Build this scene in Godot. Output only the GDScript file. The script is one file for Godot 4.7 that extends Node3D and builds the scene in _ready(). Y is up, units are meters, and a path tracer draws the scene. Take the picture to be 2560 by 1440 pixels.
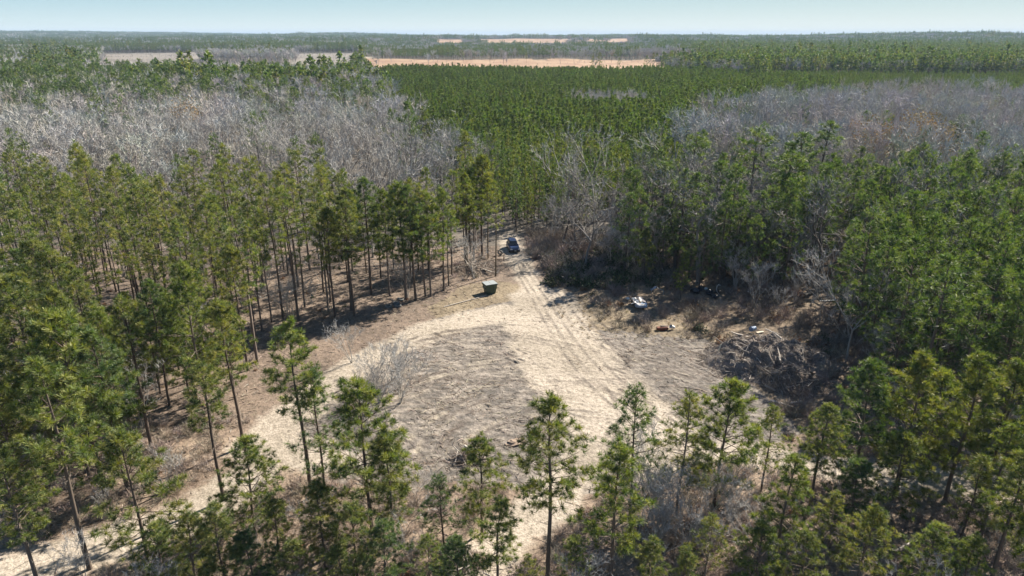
extends Node3D

# Aerial view of a sandy clearing in pine woods. x runs right, d = -z runs away from the camera, y is up.
const EYE := 36.0
var rng := RandomNumberGenerator.new()
var na := FastNoiseLite.new()
var nb := FastNoiseLite.new()
var nc := FastNoiseLite.new()
var nd := FastNoiseLite.new()
var names := {}
var M := {}
var protos := {}

class MB:
	var v := PackedVector3Array()
	var n := PackedVector3Array()
	var c := PackedColorArray()
	func tri(a: Vector3, b: Vector3, e: Vector3, col: Color) -> void:
		var m := (e - a).cross(b - a).normalized()
		v.append(a); v.append(b); v.append(e)
		n.append(m); n.append(m); n.append(m)
		c.append(col); c.append(col); c.append(col)
	func quad(a: Vector3, b: Vector3, e: Vector3, f: Vector3, col: Color) -> void:
		tri(a, b, e, col); tri(a, e, f, col)
	func tube(pts: Array, rad: Array, sides: int, col: Color, close := false) -> void:
		var rings := []
		for i in pts.size():
			var t: Vector3 = (pts[mini(i + 1, pts.size() - 1)] - pts[maxi(i - 1, 0)]).normalized()
			var u := t.cross(Vector3(0.31, 0.2, 0.93)).normalized()
			var w := t.cross(u)
			var ring := []
			for k in sides:
				var a := TAU * k / sides
				ring.append(u * cos(a) + w * sin(a))
			rings.append(ring)
		for i in pts.size() - 1:
			for k in sides:
				var k2 := (k + 1) % sides
				var n0: Vector3 = rings[i][k]
				var n1: Vector3 = rings[i][k2]
				var n2: Vector3 = rings[i + 1][k2]
				var n3: Vector3 = rings[i + 1][k]
				var p0: Vector3 = pts[i] + n0 * rad[i]
				var p1: Vector3 = pts[i] + n1 * rad[i]
				var p2: Vector3 = pts[i + 1] + n2 * rad[i + 1]
				var p3: Vector3 = pts[i + 1] + n3 * rad[i + 1]
				for q in [[p0, n0], [p2, n2], [p1, n1], [p0, n0], [p3, n3], [p2, n2]]:
					v.append(q[0]); n.append(q[1]); c.append(col)
		if close:
			for e in [0, pts.size() - 1]:
				for k in sides:
					tri(pts[e], pts[e] + rings[e][k] * rad[e], pts[e] + rings[e][(k + 1) % sides] * rad[e], col)
	func loft(rings: Array, col: Color, cap := true) -> void:
		for i in rings.size() - 1:
			var m: int = rings[i].size()
			for k in m:
				quad(rings[i][k], rings[i][(k + 1) % m], rings[i + 1][(k + 1) % m], rings[i + 1][k], col)
		if cap:
			for e in [0, rings.size() - 1]:
				var mid := Vector3.ZERO
				for p in rings[e]:
					mid += p
				mid /= rings[e].size()
				for k in rings[e].size():
					tri(mid, rings[e][k], rings[e][(k + 1) % rings[e].size()], col)
	func box(mid: Vector3, size: Vector3, col := Color.WHITE, turn := Basis(), bev := 0.02) -> void:
		var h := size * 0.5
		var b: float = minf(bev, h[h.min_axis_index()] * 0.5)
		var rings := []
		for e in [[-h.y, b], [-h.y + b, 0.0], [h.y - b, 0.0], [h.y, b]]:
			var r := []
			var x: float = h.x - e[1]
			var z: float = h.z - e[1]
			for q in [[-x, -z + b], [-x + b, -z], [x - b, -z], [x, -z + b], [x, z - b], [x - b, z], [-x + b, z], [-x, z - b]]:
				r.append(mid + turn * Vector3(q[0], e[0], q[1]))
			rings.append(r)
		loft(rings, col)
	func lump(mid: Vector3, size: Vector3, rough: float, sd: int, col: Color, rows := 7, cols := 10) -> void:
		var nz := FastNoiseLite.new()
		nz.seed = sd
		nz.frequency = 0.9
		var rings := []
		for i in rows + 1:
			var r := []
			var a := PI * i / rows
			for k in cols:
				var b := TAU * k / cols
				var d := Vector3(sin(a) * cos(b), cos(a), sin(a) * sin(b))
				r.append(mid + d * size * (1.0 + rough * nz.get_noise_3dv(d * 1.6)))
			rings.append(r)
		loft(rings, col, false)
	func mesh(mat: Material) -> ArrayMesh:
		var a := []
		a.resize(Mesh.ARRAY_MAX)
		a[Mesh.ARRAY_VERTEX] = v
		a[Mesh.ARRAY_NORMAL] = n
		a[Mesh.ARRAY_COLOR] = c
		var m := ArrayMesh.new()
		m.add_surface_from_arrays(Mesh.PRIMITIVE_TRIANGLES, a)
		m.surface_set_material(0, mat)
		return m

func rr(a: float, b: float) -> float:
	return rng.randf_range(a, b)

func rdir() -> Vector3:
	var y := rr(-1, 1)
	var a := rr(0, TAU)
	var s := sqrt(1 - y * y)
	return Vector3(s * cos(a), y, s * sin(a))

func ss(a: float, b: float, x: float) -> float:
	return smoothstep(a, b, x)

func numbered(called: String) -> String:
	var k: int = names.get(called, 0)
	names[called] = k + 1
	return called if k == 0 else "%s_%03d" % [called, k]

func tag(o: Node, label: String, category := "", group := "", kind := "") -> void:
	if label: o.set_meta("label", label)
	if category: o.set_meta("category", category)
	if group: o.set_meta("group", group)
	if kind: o.set_meta("kind", kind)

func thing(called: String, x: float, d: float, turn: float, label: String, category: String, group := "") -> Node3D:
	var o := Node3D.new()
	o.name = numbered(called)
	add_child(o)
	o.position = Vector3(x, gh(x, d), -d)
	o.rotation.y = turn
	tag(o, label, category, group)
	return o

func part(called: String, b: MB, mat: Material, parent: Node) -> MeshInstance3D:
	var m := MeshInstance3D.new()
	m.name = called
	m.mesh = b.mesh(mat)
	parent.add_child(m, true)
	return m

func mat(called: String, col: Color, rough := 0.85, vcol := false) -> StandardMaterial3D:
	var m := StandardMaterial3D.new()
	m.resource_name = called
	m.albedo_color = col.linear_to_srgb()
	m.roughness = rough
	m.vertex_color_use_as_albedo = vcol
	M[called] = m
	return m

# ---------------------------------------------------------------- the lie of the land
var fine_x0 := -42.0
var fine_d0 := 36.0
var fine_step := 0.21
var fine_nx := 400
var fine_nd := 400
var rut := PackedFloat32Array()
var tone := PackedFloat32Array()

# crest heights of the far ridge, (x, metres)
var RIDGE := PackedVector2Array([Vector2(-5905, 36), Vector2(-4499, 50), Vector2(-3796, 39), Vector2(-3444, 46), Vector2(-2917, 39), Vector2(-2390, 25), Vector2(-1862, 18), Vector2(-1476, 29), Vector2(-1318, 36), Vector2(-1124, 25), Vector2(-632, 11), Vector2(-105, 4), Vector2(421, 8), Vector2(562, 18), Vector2(1124, 22), Vector2(1652, 11), Vector2(2179, 4), Vector2(2882, 8), Vector2(4499, 0), Vector2(6045, 8)])

func base_height(x: float, d: float) -> float:
	var h := na.get_noise_2d(x * 0.6, d * 0.6) * 0.35 * ss(20.0, 60.0, d)
	if d > 250.0:
		h += nb.get_noise_2d(x * 0.2, d * 0.2) * 3.0 * ss(250.0, 700.0, d)
	if d > 1300.0:
		var far := ss(1400.0, 6000.0, d)
		var i := 0
		while i < RIDGE.size() - 2 and RIDGE[i + 1].x < x: i += 1
		var top := lerpf(RIDGE[i].y, RIDGE[i + 1].y, ss(RIDGE[i].x, RIDGE[i + 1].x, x))
		h += far * (1.0 - 0.45 * ss(6600.0, 9500.0, d)) * (top + 7.0 * nb.get_noise_2d(x * 0.06, d * 0.03 + 40.0))
		h += 29.0 * exp(-pow((x - 1980.0) / 560.0, 2.0) - pow((d - 3300.0) / 900.0, 2.0))
		h += 18.0 * exp(-pow((x - 50.0) / 900.0, 2.0) - pow((d - 3400.0) / 850.0, 2.0))
	return h

func gh(x: float, d: float) -> float:
	var h := base_height(x, d)
	var i := int((x - fine_x0) / fine_step)
	var k := int((d - fine_d0) / fine_step)
	if rut.size() and i >= 0 and k >= 0 and i < fine_nx and k < fine_nd:
		h += rut[k * fine_nx + i]
	return h

var ROADS := [
	{"w": 1.8, "p": [Vector2(-0.6, 125.3), Vector2(-0.1, 118.5), Vector2(1.1, 109.9), Vector2(2.8, 100.8), Vector2(4.5, 93.5), Vector2(5.0, 86.2)]},
	{"w": 4.5, "p": [Vector2(4.5, 93.5), Vector2(5.6, 83.5), Vector2(7.5, 74.9), Vector2(9.6, 67.7), Vector2(11.8, 60.8), Vector2(13.5, 55.0)]},
	{"w": 3.9, "p": [Vector2(3.0, 86.2), Vector2(4.0, 77.2), Vector2(6.2, 66.8), Vector2(8.8, 59.3)]},
	{"w": 2.5, "p": [Vector2(4.8, 89.4), Vector2(-1.1, 87.4), Vector2(-5.9, 84.8), Vector2(-10.4, 81.4), Vector2(-14.3, 76.7), Vector2(-17.7, 71.5), Vector2(-20.1, 66.3), Vector2(-21.6, 60.8), Vector2(-23.0, 56.4), Vector2(-23.6, 53.7)]},
	{"w": 2.3, "p": [Vector2(-22.2, 55.0), Vector2(-22.7, 51.3), Vector2(-24.0, 47.3), Vector2(-26.4, 44.6), Vector2(-29.8, 42.0), Vector2(-33.8, 39.7), Vector2(-37.8, 38.0)]},
	{"w": 1.7, "p": [Vector2(-23.8, 54.4), Vector2(-18.8, 52.5), Vector2(-14.3, 51.6)]},
	{"w": 2.0, "p": [Vector2(7.7, 57.1), Vector2(5.7, 51.3), Vector2(3.7, 47.3), Vector2(0.9, 43.9), Vector2(-2.3, 39.9), Vector2(-3.3, 37.2)]},
	{"w": 1.8, "p": [Vector2(12.4, 57.1), Vector2(17.9, 54.4), Vector2(22.6, 53.1), Vector2(27.6, 51.9), Vector2(33.8, 50.1), Vector2(40.2, 49.2), Vector2(48.4, 48.7)]},
	{"w": 1.5, "p": [Vector2(-68.7, 89.1), Vector2(-69.0, 84.8), Vector2(-71.1, 77.2)]},
]
var CLEAR := PackedVector2Array([Vector2(-21.0, 52.5), Vector2(-21.5, 59.3), Vector2(-19.6, 69.7), Vector2(-16.4, 77.2), Vector2(-10.8, 84.8), Vector2(-4.5, 89.1), Vector2(1.8, 93.5), Vector2(6.6, 86.2), Vector2(11.5, 82.1), Vector2(17.5, 80.2), Vector2(24.2, 78.4), Vector2(26.7, 74.9), Vector2(27.0, 65.9), Vector2(28.0, 60.1), Vector2(27.9, 57.1), Vector2(22.8, 53.7), Vector2(14.6, 50.1), Vector2(5.7, 47.3), Vector2(-1.0, 48.7), Vector2(-7.8, 48.7), Vector2(-14.4, 48.9)])
var GRASSY := PackedVector2Array([Vector2(5.7, 90.7), Vector2(13.2, 95.5), Vector2(16.0, 90.7), Vector2(23.0, 86.2), Vector2(26.9, 80.8), Vector2(28.0, 76.0), Vector2(21.2, 78.4), Vector2(16.1, 78.4), Vector2(10.1, 78.4), Vector2(7.4, 83.5)])
var PILE_GREY := PackedVector2Array([Vector2(11.5, 82.1), Vector2(22.0, 82.1), Vector2(29.2, 78.4), Vector2(28.9, 60.8), Vector2(24.2, 60.1), Vector2(18.5, 66.8), Vector2(15.1, 72.7)])

func road_at(x: float, d: float) -> float:
	var best := 0.0
	var q := Vector2(x, d)
	var j := na.get_noise_2d(x * 4.0, d * 4.0) * 0.9 + nc.get_noise_2d(x * 3.0, d * 3.0) * 0.5
	for r in ROADS:
		var w: float = r.w
		if not (r.box as Rect2).has_point(q):
			continue
		var p: PackedVector2Array = r.pts
		for i in p.size() - 1:
			var e := Geometry2D.get_closest_point_to_segment(q, p[i], p[i + 1]).distance_to(q)
			best = maxf(best, 1.0 - ss(w - 0.5, w + 0.9, e + j))
	return best

func is_field(x: float, d: float) -> int:
	if d < 520.0 or d > 4200.0:
		return 0
	var w := nb.get_noise_2d(x * 0.4, d * 0.4) * 30.0
	if d > 790.0 + w * 0.4 and d < 1160.0 and x > -0.20 * d - 10.0 and x < 255.0 + w and d < 1130.0 + w * 1.2:
		return 1
	if d > 520.0 and d < 1560.0 + w and x > -0.56 * d - 10.0 and x < -0.20 * d - 14.0:
		return 2
	if absf(x + 0.2 * d + 2.0) < 12.0 and d > 790.0 and d < 1300.0:
		return 3
	if d > 2250.0 + w + ss(100.0, 700.0, x) * 350.0 and d < 3500.0 + w and x > -0.11 * d + w * 2.0 and x < 0.175 * d + w * 3.0 and nb.get_noise_2d(x * 0.25, d * 0.1 + 70.0) > -0.42:
		return 1
	if d > 2750.0 and d < 3050.0 and x > 0.36 * d and x < 0.49 * d:
		return 1
	return 0

func ground_colour(x: float, d: float) -> Color:
	var fine := nc.get_noise_2d(x * 2.2, d * 2.2)
	var mid := na.get_noise_2d(x * 2.0, d * 2.0)
	if d > 260.0 or absf(x) > 190.0:
		match is_field(x, d):
			1: return Color(0.30, 0.18, 0.11).lerp(Color(0.40, 0.27, 0.175), clampf(0.5 + nb.get_noise_2d(x * 1.1, d * 0.6) * 1.6 + mid * 0.4, 0, 1))
			2: return Color(0.20, 0.18, 0.16).lerp(Color(0.29, 0.26, 0.235), clampf(0.5 + mid, 0, 1))
			3: return Color(0.5, 0.42, 0.33)
		return Color(0.085, 0.075, 0.05).lerp(Color(0.15, 0.125, 0.09), clampf(0.5 + mid, 0, 1))
	var t := clampf(0.5 + 0.7 * mid + 0.6 * fine, 0, 1)
	var col := Color(0.125, 0.095, 0.077).lerp(Color(0.265, 0.202, 0.160), t)
	if d > 119.0:
		col = Color(0.095, 0.083, 0.072).lerp(Color(0.185, 0.16, 0.135), t)
	elif x > 6.0 + (d - 90.0) * 0.1:
		col = Color(0.14, 0.105, 0.075).lerp(Color(0.27, 0.205, 0.14), t)
	if d < 56.0:
		col = Color(0.18, 0.13, 0.10).lerp(Color(0.34, 0.265, 0.205), t)
	if d > 200.0:
		return col
	var q := Vector2(x + mid * 1.6 + fine * 0.8, d + fine * 1.2 + mid)
	if Geometry2D.is_point_in_polygon(q, GRASSY) or q.distance_to(Vector2(-2.3, 93.0)) < 7.0 or q.distance_to(Vector2(-7.3, 88.4)) < 4.5:
		col = Color(0.15, 0.118, 0.08).lerp(Color(0.29, 0.235, 0.165), t)
	if Geometry2D.is_point_in_polygon(q, CLEAR):
		var s := nd.get_noise_2d(x * 0.9 + mid * 2.0, d * 4.2 + mid * 3.0)
		var u := clampf(0.40 + s * 1.1 + fine * 0.9 + mid * 0.5 + (rng.randf() - 0.5) * 0.35, 0, 1)
		col = Color(0.125, 0.112, 0.104).lerp(Color(0.315, 0.278, 0.247), u)
		if Geometry2D.is_point_in_polygon(q, PILE_GREY):
			col = Color(0.12, 0.106, 0.099).lerp(Color(0.275, 0.245, 0.22), u)
	var road := road_at(x, d)
	if road > 0.0:
		var sand := Color(0.31, 0.27, 0.222).lerp(Color(0.455, 0.40, 0.342), clampf(0.62 + mid * 0.9 + fine * 0.7, 0, 1))
		col = col.lerp(sand, road)
	return col

func stamp(pts: Array, width: float, depth: float, dark: float) -> void:
	# presses a wheel or blade mark into the soft ground: a groove with thrown-up rims
	for i in pts.size() - 1:
		var a: Vector2 = pts[i]
		var b: Vector2 = pts[i + 1]
		var steps := int(a.distance_to(b) / 0.2) + 1
		var side := (b - a).orthogonal().normalized()
		for s in steps:
			var p := a.lerp(b, float(s) / steps)
			var lug := 0.75 + 0.25 * sin(p.length() * 9.0)
			var fade := clampf(0.75 + na.get_noise_2d(p.x * 5.0, p.y * 5.0) * 1.3, 0.1, 1.1)
			var w := -width
			while w <= width:
				var q := p + side * w
				var x := int(round((q.x - fine_x0) / fine_step))
				var k := int(round((q.y - fine_d0) / fine_step))
				if x >= 0 and k >= 0 and x < fine_nx and k < fine_nd:
					var e := absf(w) / width
					var h := (-depth * (1.0 - e * e * 2.2) if e < 0.75 else depth * 0.55) * fade * lug
					var at := k * fine_nx + x
					rut[at] = rut[at] * 0.4 + h * 0.75
					if e < 0.7:
						tone[at] = lerpf(tone[at], dark * fade, 0.6)
				w += 0.13

func lay_tracks() -> void:
	rut.resize(fine_nx * fine_nd)
	tone.resize(fine_nx * fine_nd)
	rng.seed = 411
	# blade and wheel marks sweeping across the scraped ground
	for i in 260:
		var a := Vector2(rr(-22, 22), rr(46, 90))
		var turn := rr(-0.22, 0.22) + (PI / 2.0 * 0.62 if a.x > 9.0 else (0.16 if a.x < 0.0 else -0.1))
		var bend := rr(-0.03, 0.06)
		var pts := []
		var p := a
		for k in int(rr(6, 26)):
			pts.append(p)
			p += Vector2(cos(turn), -sin(turn)) * 0.9
			turn += bend
		if not Geometry2D.is_point_in_polygon(a, CLEAR) or not Geometry2D.is_point_in_polygon(p, CLEAR):
			continue
		var gap := Vector2(0, rr(0.6, 1.9))
		stamp(pts, rr(0.14, 0.34), rr(0.03, 0.11), rr(-0.9, 0.6))
		if i % 2 == 0:
			stamp(pts.map(func(z): return z + gap), rr(0.14, 0.3), rr(0.03, 0.10), rr(-0.9, 0.6))
	# long sweeping scrapes that follow the bend of the left track
	for i in 46:
		var r := rr(7.0, 33.0)
		var a := rr(1.65, 2.5)
		var span := rr(0.25, 0.9)
		var pts := []
		for k in 13:
			var t := a + span * k / 12.0
			pts.append(Vector2(3.0 + cos(t) * r * 1.05, 52.0 + sin(t) * r))
		pts = pts.filter(func(z): return Geometry2D.is_point_in_polygon(z, CLEAR))
		if pts.size() > 3:
			stamp(pts, rr(0.2, 0.42), rr(0.05, 0.13), -0.95 if i % 3 else 0.9)
			if i % 2: stamp(pts.map(func(z): return z + Vector2(0.5, 1.1)), 0.24, 0.07, 0.7 if i % 3 else -0.9)
	# and others that run beside the sand road on the right
	for i in 30:
		var a := Vector2(8.7, 79.6) + Vector2(rr(0.5, 15.0), rr(-9.0, 2.0))
		var pts := []
		var turn := rr(-1.15, -0.75)
		for k in 14:
			pts.append(a)
			a += Vector2(cos(turn), sin(turn)) * 0.9
			turn += 0.035
		pts = pts.filter(func(z): return Geometry2D.is_point_in_polygon(z, CLEAR))
		if pts.size() > 3: stamp(pts, rr(0.18, 0.34), rr(0.04, 0.10), -0.95 if i % 3 else 0.8)
	# the long wheel marks along the sand road
	for o in [-1.6, -0.7, 0.4, 1.3, 2.6, 3.7, 4.8]:
		var pts := []
		for q in [Vector2(1.3, 108.8), Vector2(4.5, 93.5), Vector2(6.4, 83.5), Vector2(8.2, 74.9), Vector2(10.2, 67.7), Vector2(12.8, 61.6), Vector2(15.4, 56.8)]:
			pts.append(q + Vector2(o * (1.0 + 0.012 * (95.0 - q.y)), o * 0.25))
		stamp(pts, 0.24, 0.07 + 0.03 * absf(sin(o * 3.0)), -0.75)
	for o in [-0.9, 0.7]:
		stamp([Vector2(3.3, 87.6) + Vector2(0, o), Vector2(-5.9, 84.8) + Vector2(0, o), Vector2(-10.4, 81.4) + Vector2(0, o), Vector2(-14.3, 76.7) + Vector2(0, o), Vector2(-17.7, 71.5) + Vector2(o, 0), Vector2(-20.1, 66.3) + Vector2(o, 0), Vector2(-21.6, 60.8) + Vector2(o, 0), Vector2(-23.0, 56.4) + Vector2(o, 0)], 0.32, 0.035, 0.1)
	# the tractor's turn on the grey side
	for o in [0.0, 1.0, 1.9]:
		stamp([Vector2(16.0, 80.6) + Vector2(o, 0), Vector2(17.1, 75.8) + Vector2(o, 0), Vector2(17.2, 72.2) + Vector2(o, 0), Vector2(16.4, 69.7) + Vector2(o * 0.6, -o * 0.4), Vector2(14.2, 67.5) + Vector2(0, -o * 0.5), Vector2(12.3, 66.8) + Vector2(0, -o * 0.5)], 0.3, 0.07, -0.5)
		stamp([Vector2(16.0, 80.6) + Vector2(o, 0), Vector2(18.0, 72.7) + Vector2(o, 0), Vector2(21.4, 67.7) + Vector2(o, 0)], 0.3, 0.06, -0.5)
	# the deep spun-out ruts in the middle
	for o in 4:
		var a := Vector2(-1.7, 74.3) + Vector2(o * 0.7, o * 0.5)
		stamp([a, a + Vector2(1.1, -1.5), a + Vector2(2.5, -2.6)], 0.32, 0.22, -0.6)
	stamp([Vector2(-2.4, 74.9), Vector2(0.5, 73.5), Vector2(3.1, 73.8)], 0.5, 0.14, -0.8)
	stamp([Vector2(-10.0, 80.2), Vector2(-8.2, 78.4)], 0.45, 0.12, -0.7)
	stamp([Vector2(-6.5, 74.9), Vector2(-5.7, 72.7)], 0.45, 0.15, -0.7)

func build_ground() -> void:
	for r in ROADS:
		r.pts = PackedVector2Array(r.p)
		var bx := Rect2(r.pts[0], Vector2.ZERO)
		for p in r.pts:
			bx = bx.expand(p)
		r.box = bx.grow(r.w + 3.0)
	lay_tracks()
	var xs := PackedFloat32Array()
	var ds := PackedFloat32Array()
	var left := PackedFloat32Array()
	var x := 0.0
	var step := fine_step
	while x < 11500.0:
		step *= 1.065
		x += step
		left.append(x)
	for i in range(left.size() - 1, -1, -1):
		xs.append(fine_x0 - left[i])
	for i in fine_nx:
		xs.append(fine_x0 + i * fine_step)
	for i in left.size():
		xs.append(fine_x0 + (fine_nx - 1) * fine_step + left[i])
	for q in [-400.0, -150.0, -60.0, -20.0, 0.0, 12.0, 20.0, 26.0, 30.0, 33.0, 35.0]:
		ds.append(q)
	for i in fine_nd:
		ds.append(fine_d0 + i * fine_step)
	step = fine_step
	x = fine_d0 + (fine_nd - 1) * fine_step
	while x < 13500.0:
		step *= 1.045
		x += step
		ds.append(x)
	var nx := xs.size()
	var nz := ds.size()
	var v := PackedVector3Array()
	var n := PackedVector3Array()
	var c := PackedColorArray()
	var uv := PackedVector2Array()
	var uv2 := PackedVector2Array()
	var ix := PackedInt32Array()
	v.resize(nx * nz); n.resize(nx * nz); c.resize(nx * nz); uv.resize(nx * nz); uv2.resize(nx * nz)
	var fx := left.size()
	for k in nz:
		var d := ds[k]
		var kf := k - 11
		for i in nx:
			var xx := xs[i]
			var h := base_height(xx, d)
			var col := ground_colour(xx, d)
			var f := i - fx
			if kf >= 0 and kf < fine_nd and f >= 0 and f < fine_nx:
				var at := kf * fine_nx + f
				h += rut[at]
				h += nc.get_noise_2d(xx * 4.0, d * 4.0) * 0.035
				var t := tone[at]
				if t < 0.0:
					col = col.lerp(Color(0.12, 0.098, 0.084), -t * 0.9)
				elif t > 0.0:
					col = col.lerp(Color(0.41, 0.36, 0.29), t * 0.8)
			var id := k * nx + i
			v[id] = Vector3(xx, h, -d)
			c[id] = col
			uv[id] = Vector2(xx, d) / 7.3
			uv2[id] = Vector2(xx * 0.96 + d * 0.28, d * 0.96 - xx * 0.28) / 2.3
	for k in nz:
		for i in nx:
			var a := v[k * nx + maxi(i - 1, 0)]
			var b := v[k * nx + mini(i + 1, nx - 1)]
			var e := v[maxi(k - 1, 0) * nx + i]
			var f := v[mini(k + 1, nz - 1) * nx + i]
			n[k * nx + i] = (b - a).cross(f - e).normalized()
	for k in nz - 1:
		for i in nx - 1:
			var a := k * nx + i
			ix.append(a); ix.append(a + nx); ix.append(a + 1)
			ix.append(a + 1); ix.append(a + nx); ix.append(a + nx + 1)
	var arr := []
	arr.resize(Mesh.ARRAY_MAX)
	arr[Mesh.ARRAY_VERTEX] = v
	arr[Mesh.ARRAY_NORMAL] = n
	arr[Mesh.ARRAY_COLOR] = c
	arr[Mesh.ARRAY_TEX_UV] = uv
	arr[Mesh.ARRAY_TEX_UV2] = uv2
	arr[Mesh.ARRAY_INDEX] = ix
	var m := ArrayMesh.new()
	m.add_surface_from_arrays(Mesh.PRIMITIVE_TRIANGLES, arr)
	var g := MeshInstance3D.new()
	g.name = "ground"
	g.mesh = m
	var gm := mat("soil", Color(1, 1, 1), 0.95, true)
	gm.albedo_texture = speckle(77, 0.028, 0.66, 1.0)
	gm.detail_enabled = true
	gm.detail_blend_mode = BaseMaterial3D.BLEND_MODE_MUL
	gm.detail_albedo = speckle(78, 0.024, 0.70, 1.0)
	gm.detail_uv_layer = BaseMaterial3D.DETAIL_UV_2
	gm.normal_enabled = true
	var nn := FastNoiseLite.new()
	nn.seed = 5
	nn.frequency = 0.05
	nn.fractal_octaves = 4
	var nt := NoiseTexture2D.new()
	nt.noise = nn
	nt.width = 512
	nt.height = 512
	nt.seamless = true
	nt.as_normal_map = true
	nt.bump_strength = 2.2
	gm.normal_texture = nt
	g.material_override = gm
	add_child(g)
	g.set_meta("kind", "structure")

func speckle(sd: int, freq: float, lo: float, hi: float) -> NoiseTexture2D:
	var z := FastNoiseLite.new()
	z.seed = sd
	z.frequency = freq
	z.fractal_octaves = 4
	z.fractal_gain = 0.62
	var t := NoiseTexture2D.new()
	t.noise = z
	t.width = 512
	t.height = 512
	t.seamless = true
	var g := Gradient.new()
	g.offsets = PackedFloat32Array([0.0, 0.3, 0.62, 1.0])
	g.colors = PackedColorArray([Color(lo, lo * 0.97, lo * 0.93), Color(lerpf(lo, hi, 0.6), lerpf(lo, hi, 0.59), lerpf(lo, hi, 0.57)), Color(hi, hi, hi), Color(hi, hi, hi)])
	t.color_ramp = g
	return t

# ---------------------------------------------------------------- plants
func tuft(b: MB, p: Vector3, dir: Vector3, length: float, w: float, count: int, col: Color) -> void:
	for i in count:
		var d := (dir * 0.75 + rdir()).normalized()
		var s := d.cross(rdir()).normalized() * (w * 0.5)
		var e := p + d * (length * rr(0.7, 1.1))
		var k := rr(0.78, 1.22)
		var cc := Color(col.r * k * rr(0.92, 1.1), col.g * k, col.b * k)
		if i % 4:
			b.tri(p - s, p + s, e, cc)
		else:
			b.tri(p, e + s, e - s, cc)

var needle_tones := [Color(0.205, 0.222, 0.080), Color(0.165, 0.196, 0.074), Color(0.108, 0.146, 0.060), Color(0.238, 0.240, 0.092), Color(0.070, 0.102, 0.046)]

func make_pine(sd: int, p: Dictionary) -> Array:
	rng.seed = sd
	var t := MB.new()
	var c := MB.new()
	var one: MB = c if p.get("joined", false) else t
	var h: float = p.h
	var cb: float = h * p.cb
	var bend := Vector2(rr(-1, 1), rr(-1, 1)) * h * 0.025
	var bark := Color(0.085, 0.062, 0.048).lerp(Color(0.17, 0.14, 0.125), rng.randf() * 0.8)
	var axis := func(y: float) -> Vector3:
		var q := y / h
		return Vector3(bend.x * q * q + sin(q * 6.0 + sd) * 0.012 * h * q, y, bend.y * q * q + cos(q * 5.0 + sd) * 0.012 * h * q)
	var pts := []
	var rad := []
	var ts: int = p.get("tsegs", 8)
	for i in ts + 1:
		var q := float(i) / ts
		pts.append(axis.call(h * q - (0.3 if i == 0 else 0.0)))
		rad.append(p.r * pow(1.0 - q, 0.75) + 0.012)
	one.tube(pts, rad, p.get("tsides", 7), bark)
	var y := cb
	var turn := rr(0, TAU)
	# bare dead stubs under the crown
	for i in p.get("stubs", 0):
		var sy := rr(cb * 0.45, cb)
		var a := rr(0, TAU)
		var q0: Vector3 = axis.call(sy)
		var q1 := q0 + Vector3(cos(a), rr(-0.1, 0.35), sin(a)) * rr(0.5, 1.8)
		one.tube([q0, q1.lerp(q0, 0.5) + Vector3(0, 0.06, 0), q1], [0.03, 0.02, 0.006], 3, bark.lerp(Color(0.2, 0.17, 0.15), 0.6))
	while y < h - 0.25:
		var q := (y - cb) / (h - cb)
		var prof: float = lerpf(0.62, 1.0, q / 0.3) if q < 0.3 else pow((1.0 - q) / 0.7, p.get("taper", 0.7))
		var reach: float = p.R * prof + 0.15
		var count := int(round(rr(p.nb - 0.8, p.nb + 0.8)))
		for k in count:
			turn += TAU / p.nb + rr(-0.5, 0.5)
			if rng.randf() < p.get("gap", 0.12):
				continue
			var up := lerpf(p.e0, p.e1, q) + rr(-0.18, 0.18)
			var length := reach * rr(0.55, 1.15)
			var flat := Vector3(cos(turn), 0, sin(turn))
			var dir := (flat * cos(up) + Vector3.UP * sin(up)).normalized()
			var b0: Vector3 = axis.call(y + rr(-0.15, 0.15))
			var sag := -0.10 * length * (1.0 - q)
			var b1 := b0 + dir * length * 0.5 + Vector3(0, sag, 0)
			var b2 := b0 + dir * length + Vector3(0, sag * 0.3, 0)
			one.tube([b0, b1, b2], [0.022 + 0.016 * length * 0.5, 0.012 + 0.008 * length * 0.5, 0.006], 3, bark)
			var s: float = p.s0
			while s <= 1.0:
				var at := b0.lerp(b1, s * 2.0) if s < 0.5 else b1.lerp(b2, s * 2.0 - 1.0)
				var side := dir.cross(Vector3.UP).normalized() * (1.0 if rng.randf() < 0.5 else -1.0)
				var tw := (dir * 0.7 + side * rr(0.15, 1.1) + Vector3.UP * rr(-0.1, 0.5)).normalized()
				var tl: float = (0.12 + length * 0.28 * (1.15 - s)) * rr(0.6, 1.2) * (0.15 if s > 0.93 else 1.0)
				var tip := at + tw * tl
				if p.get("twigs", true):
					one.tri(at - side.cross(tw) * 0.012, at + side.cross(tw) * 0.012, tip, bark)
				var col: Color = needle_tones[rng.randi() % needle_tones.size()]
				tuft(c, tip, (tw + Vector3.UP * 0.35).normalized(), p.tl * rr(0.8, 1.15), p.tw, p.tn, col)
				s += p.ds / maxf(length, 0.35) * rr(0.8, 1.2)
		y += p.step * rr(0.8, 1.2) * (0.75 if q > 0.6 else 1.0)
	var top: Vector3 = axis.call(h)
	tuft(c, top, Vector3.UP, p.tl, p.tw, p.tn, needle_tones[1])
	tuft(c, top - Vector3(0, p.tl * 0.7, 0), Vector3.UP, p.tl, p.tw, p.tn, needle_tones[2])
	return [t, c]

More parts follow.
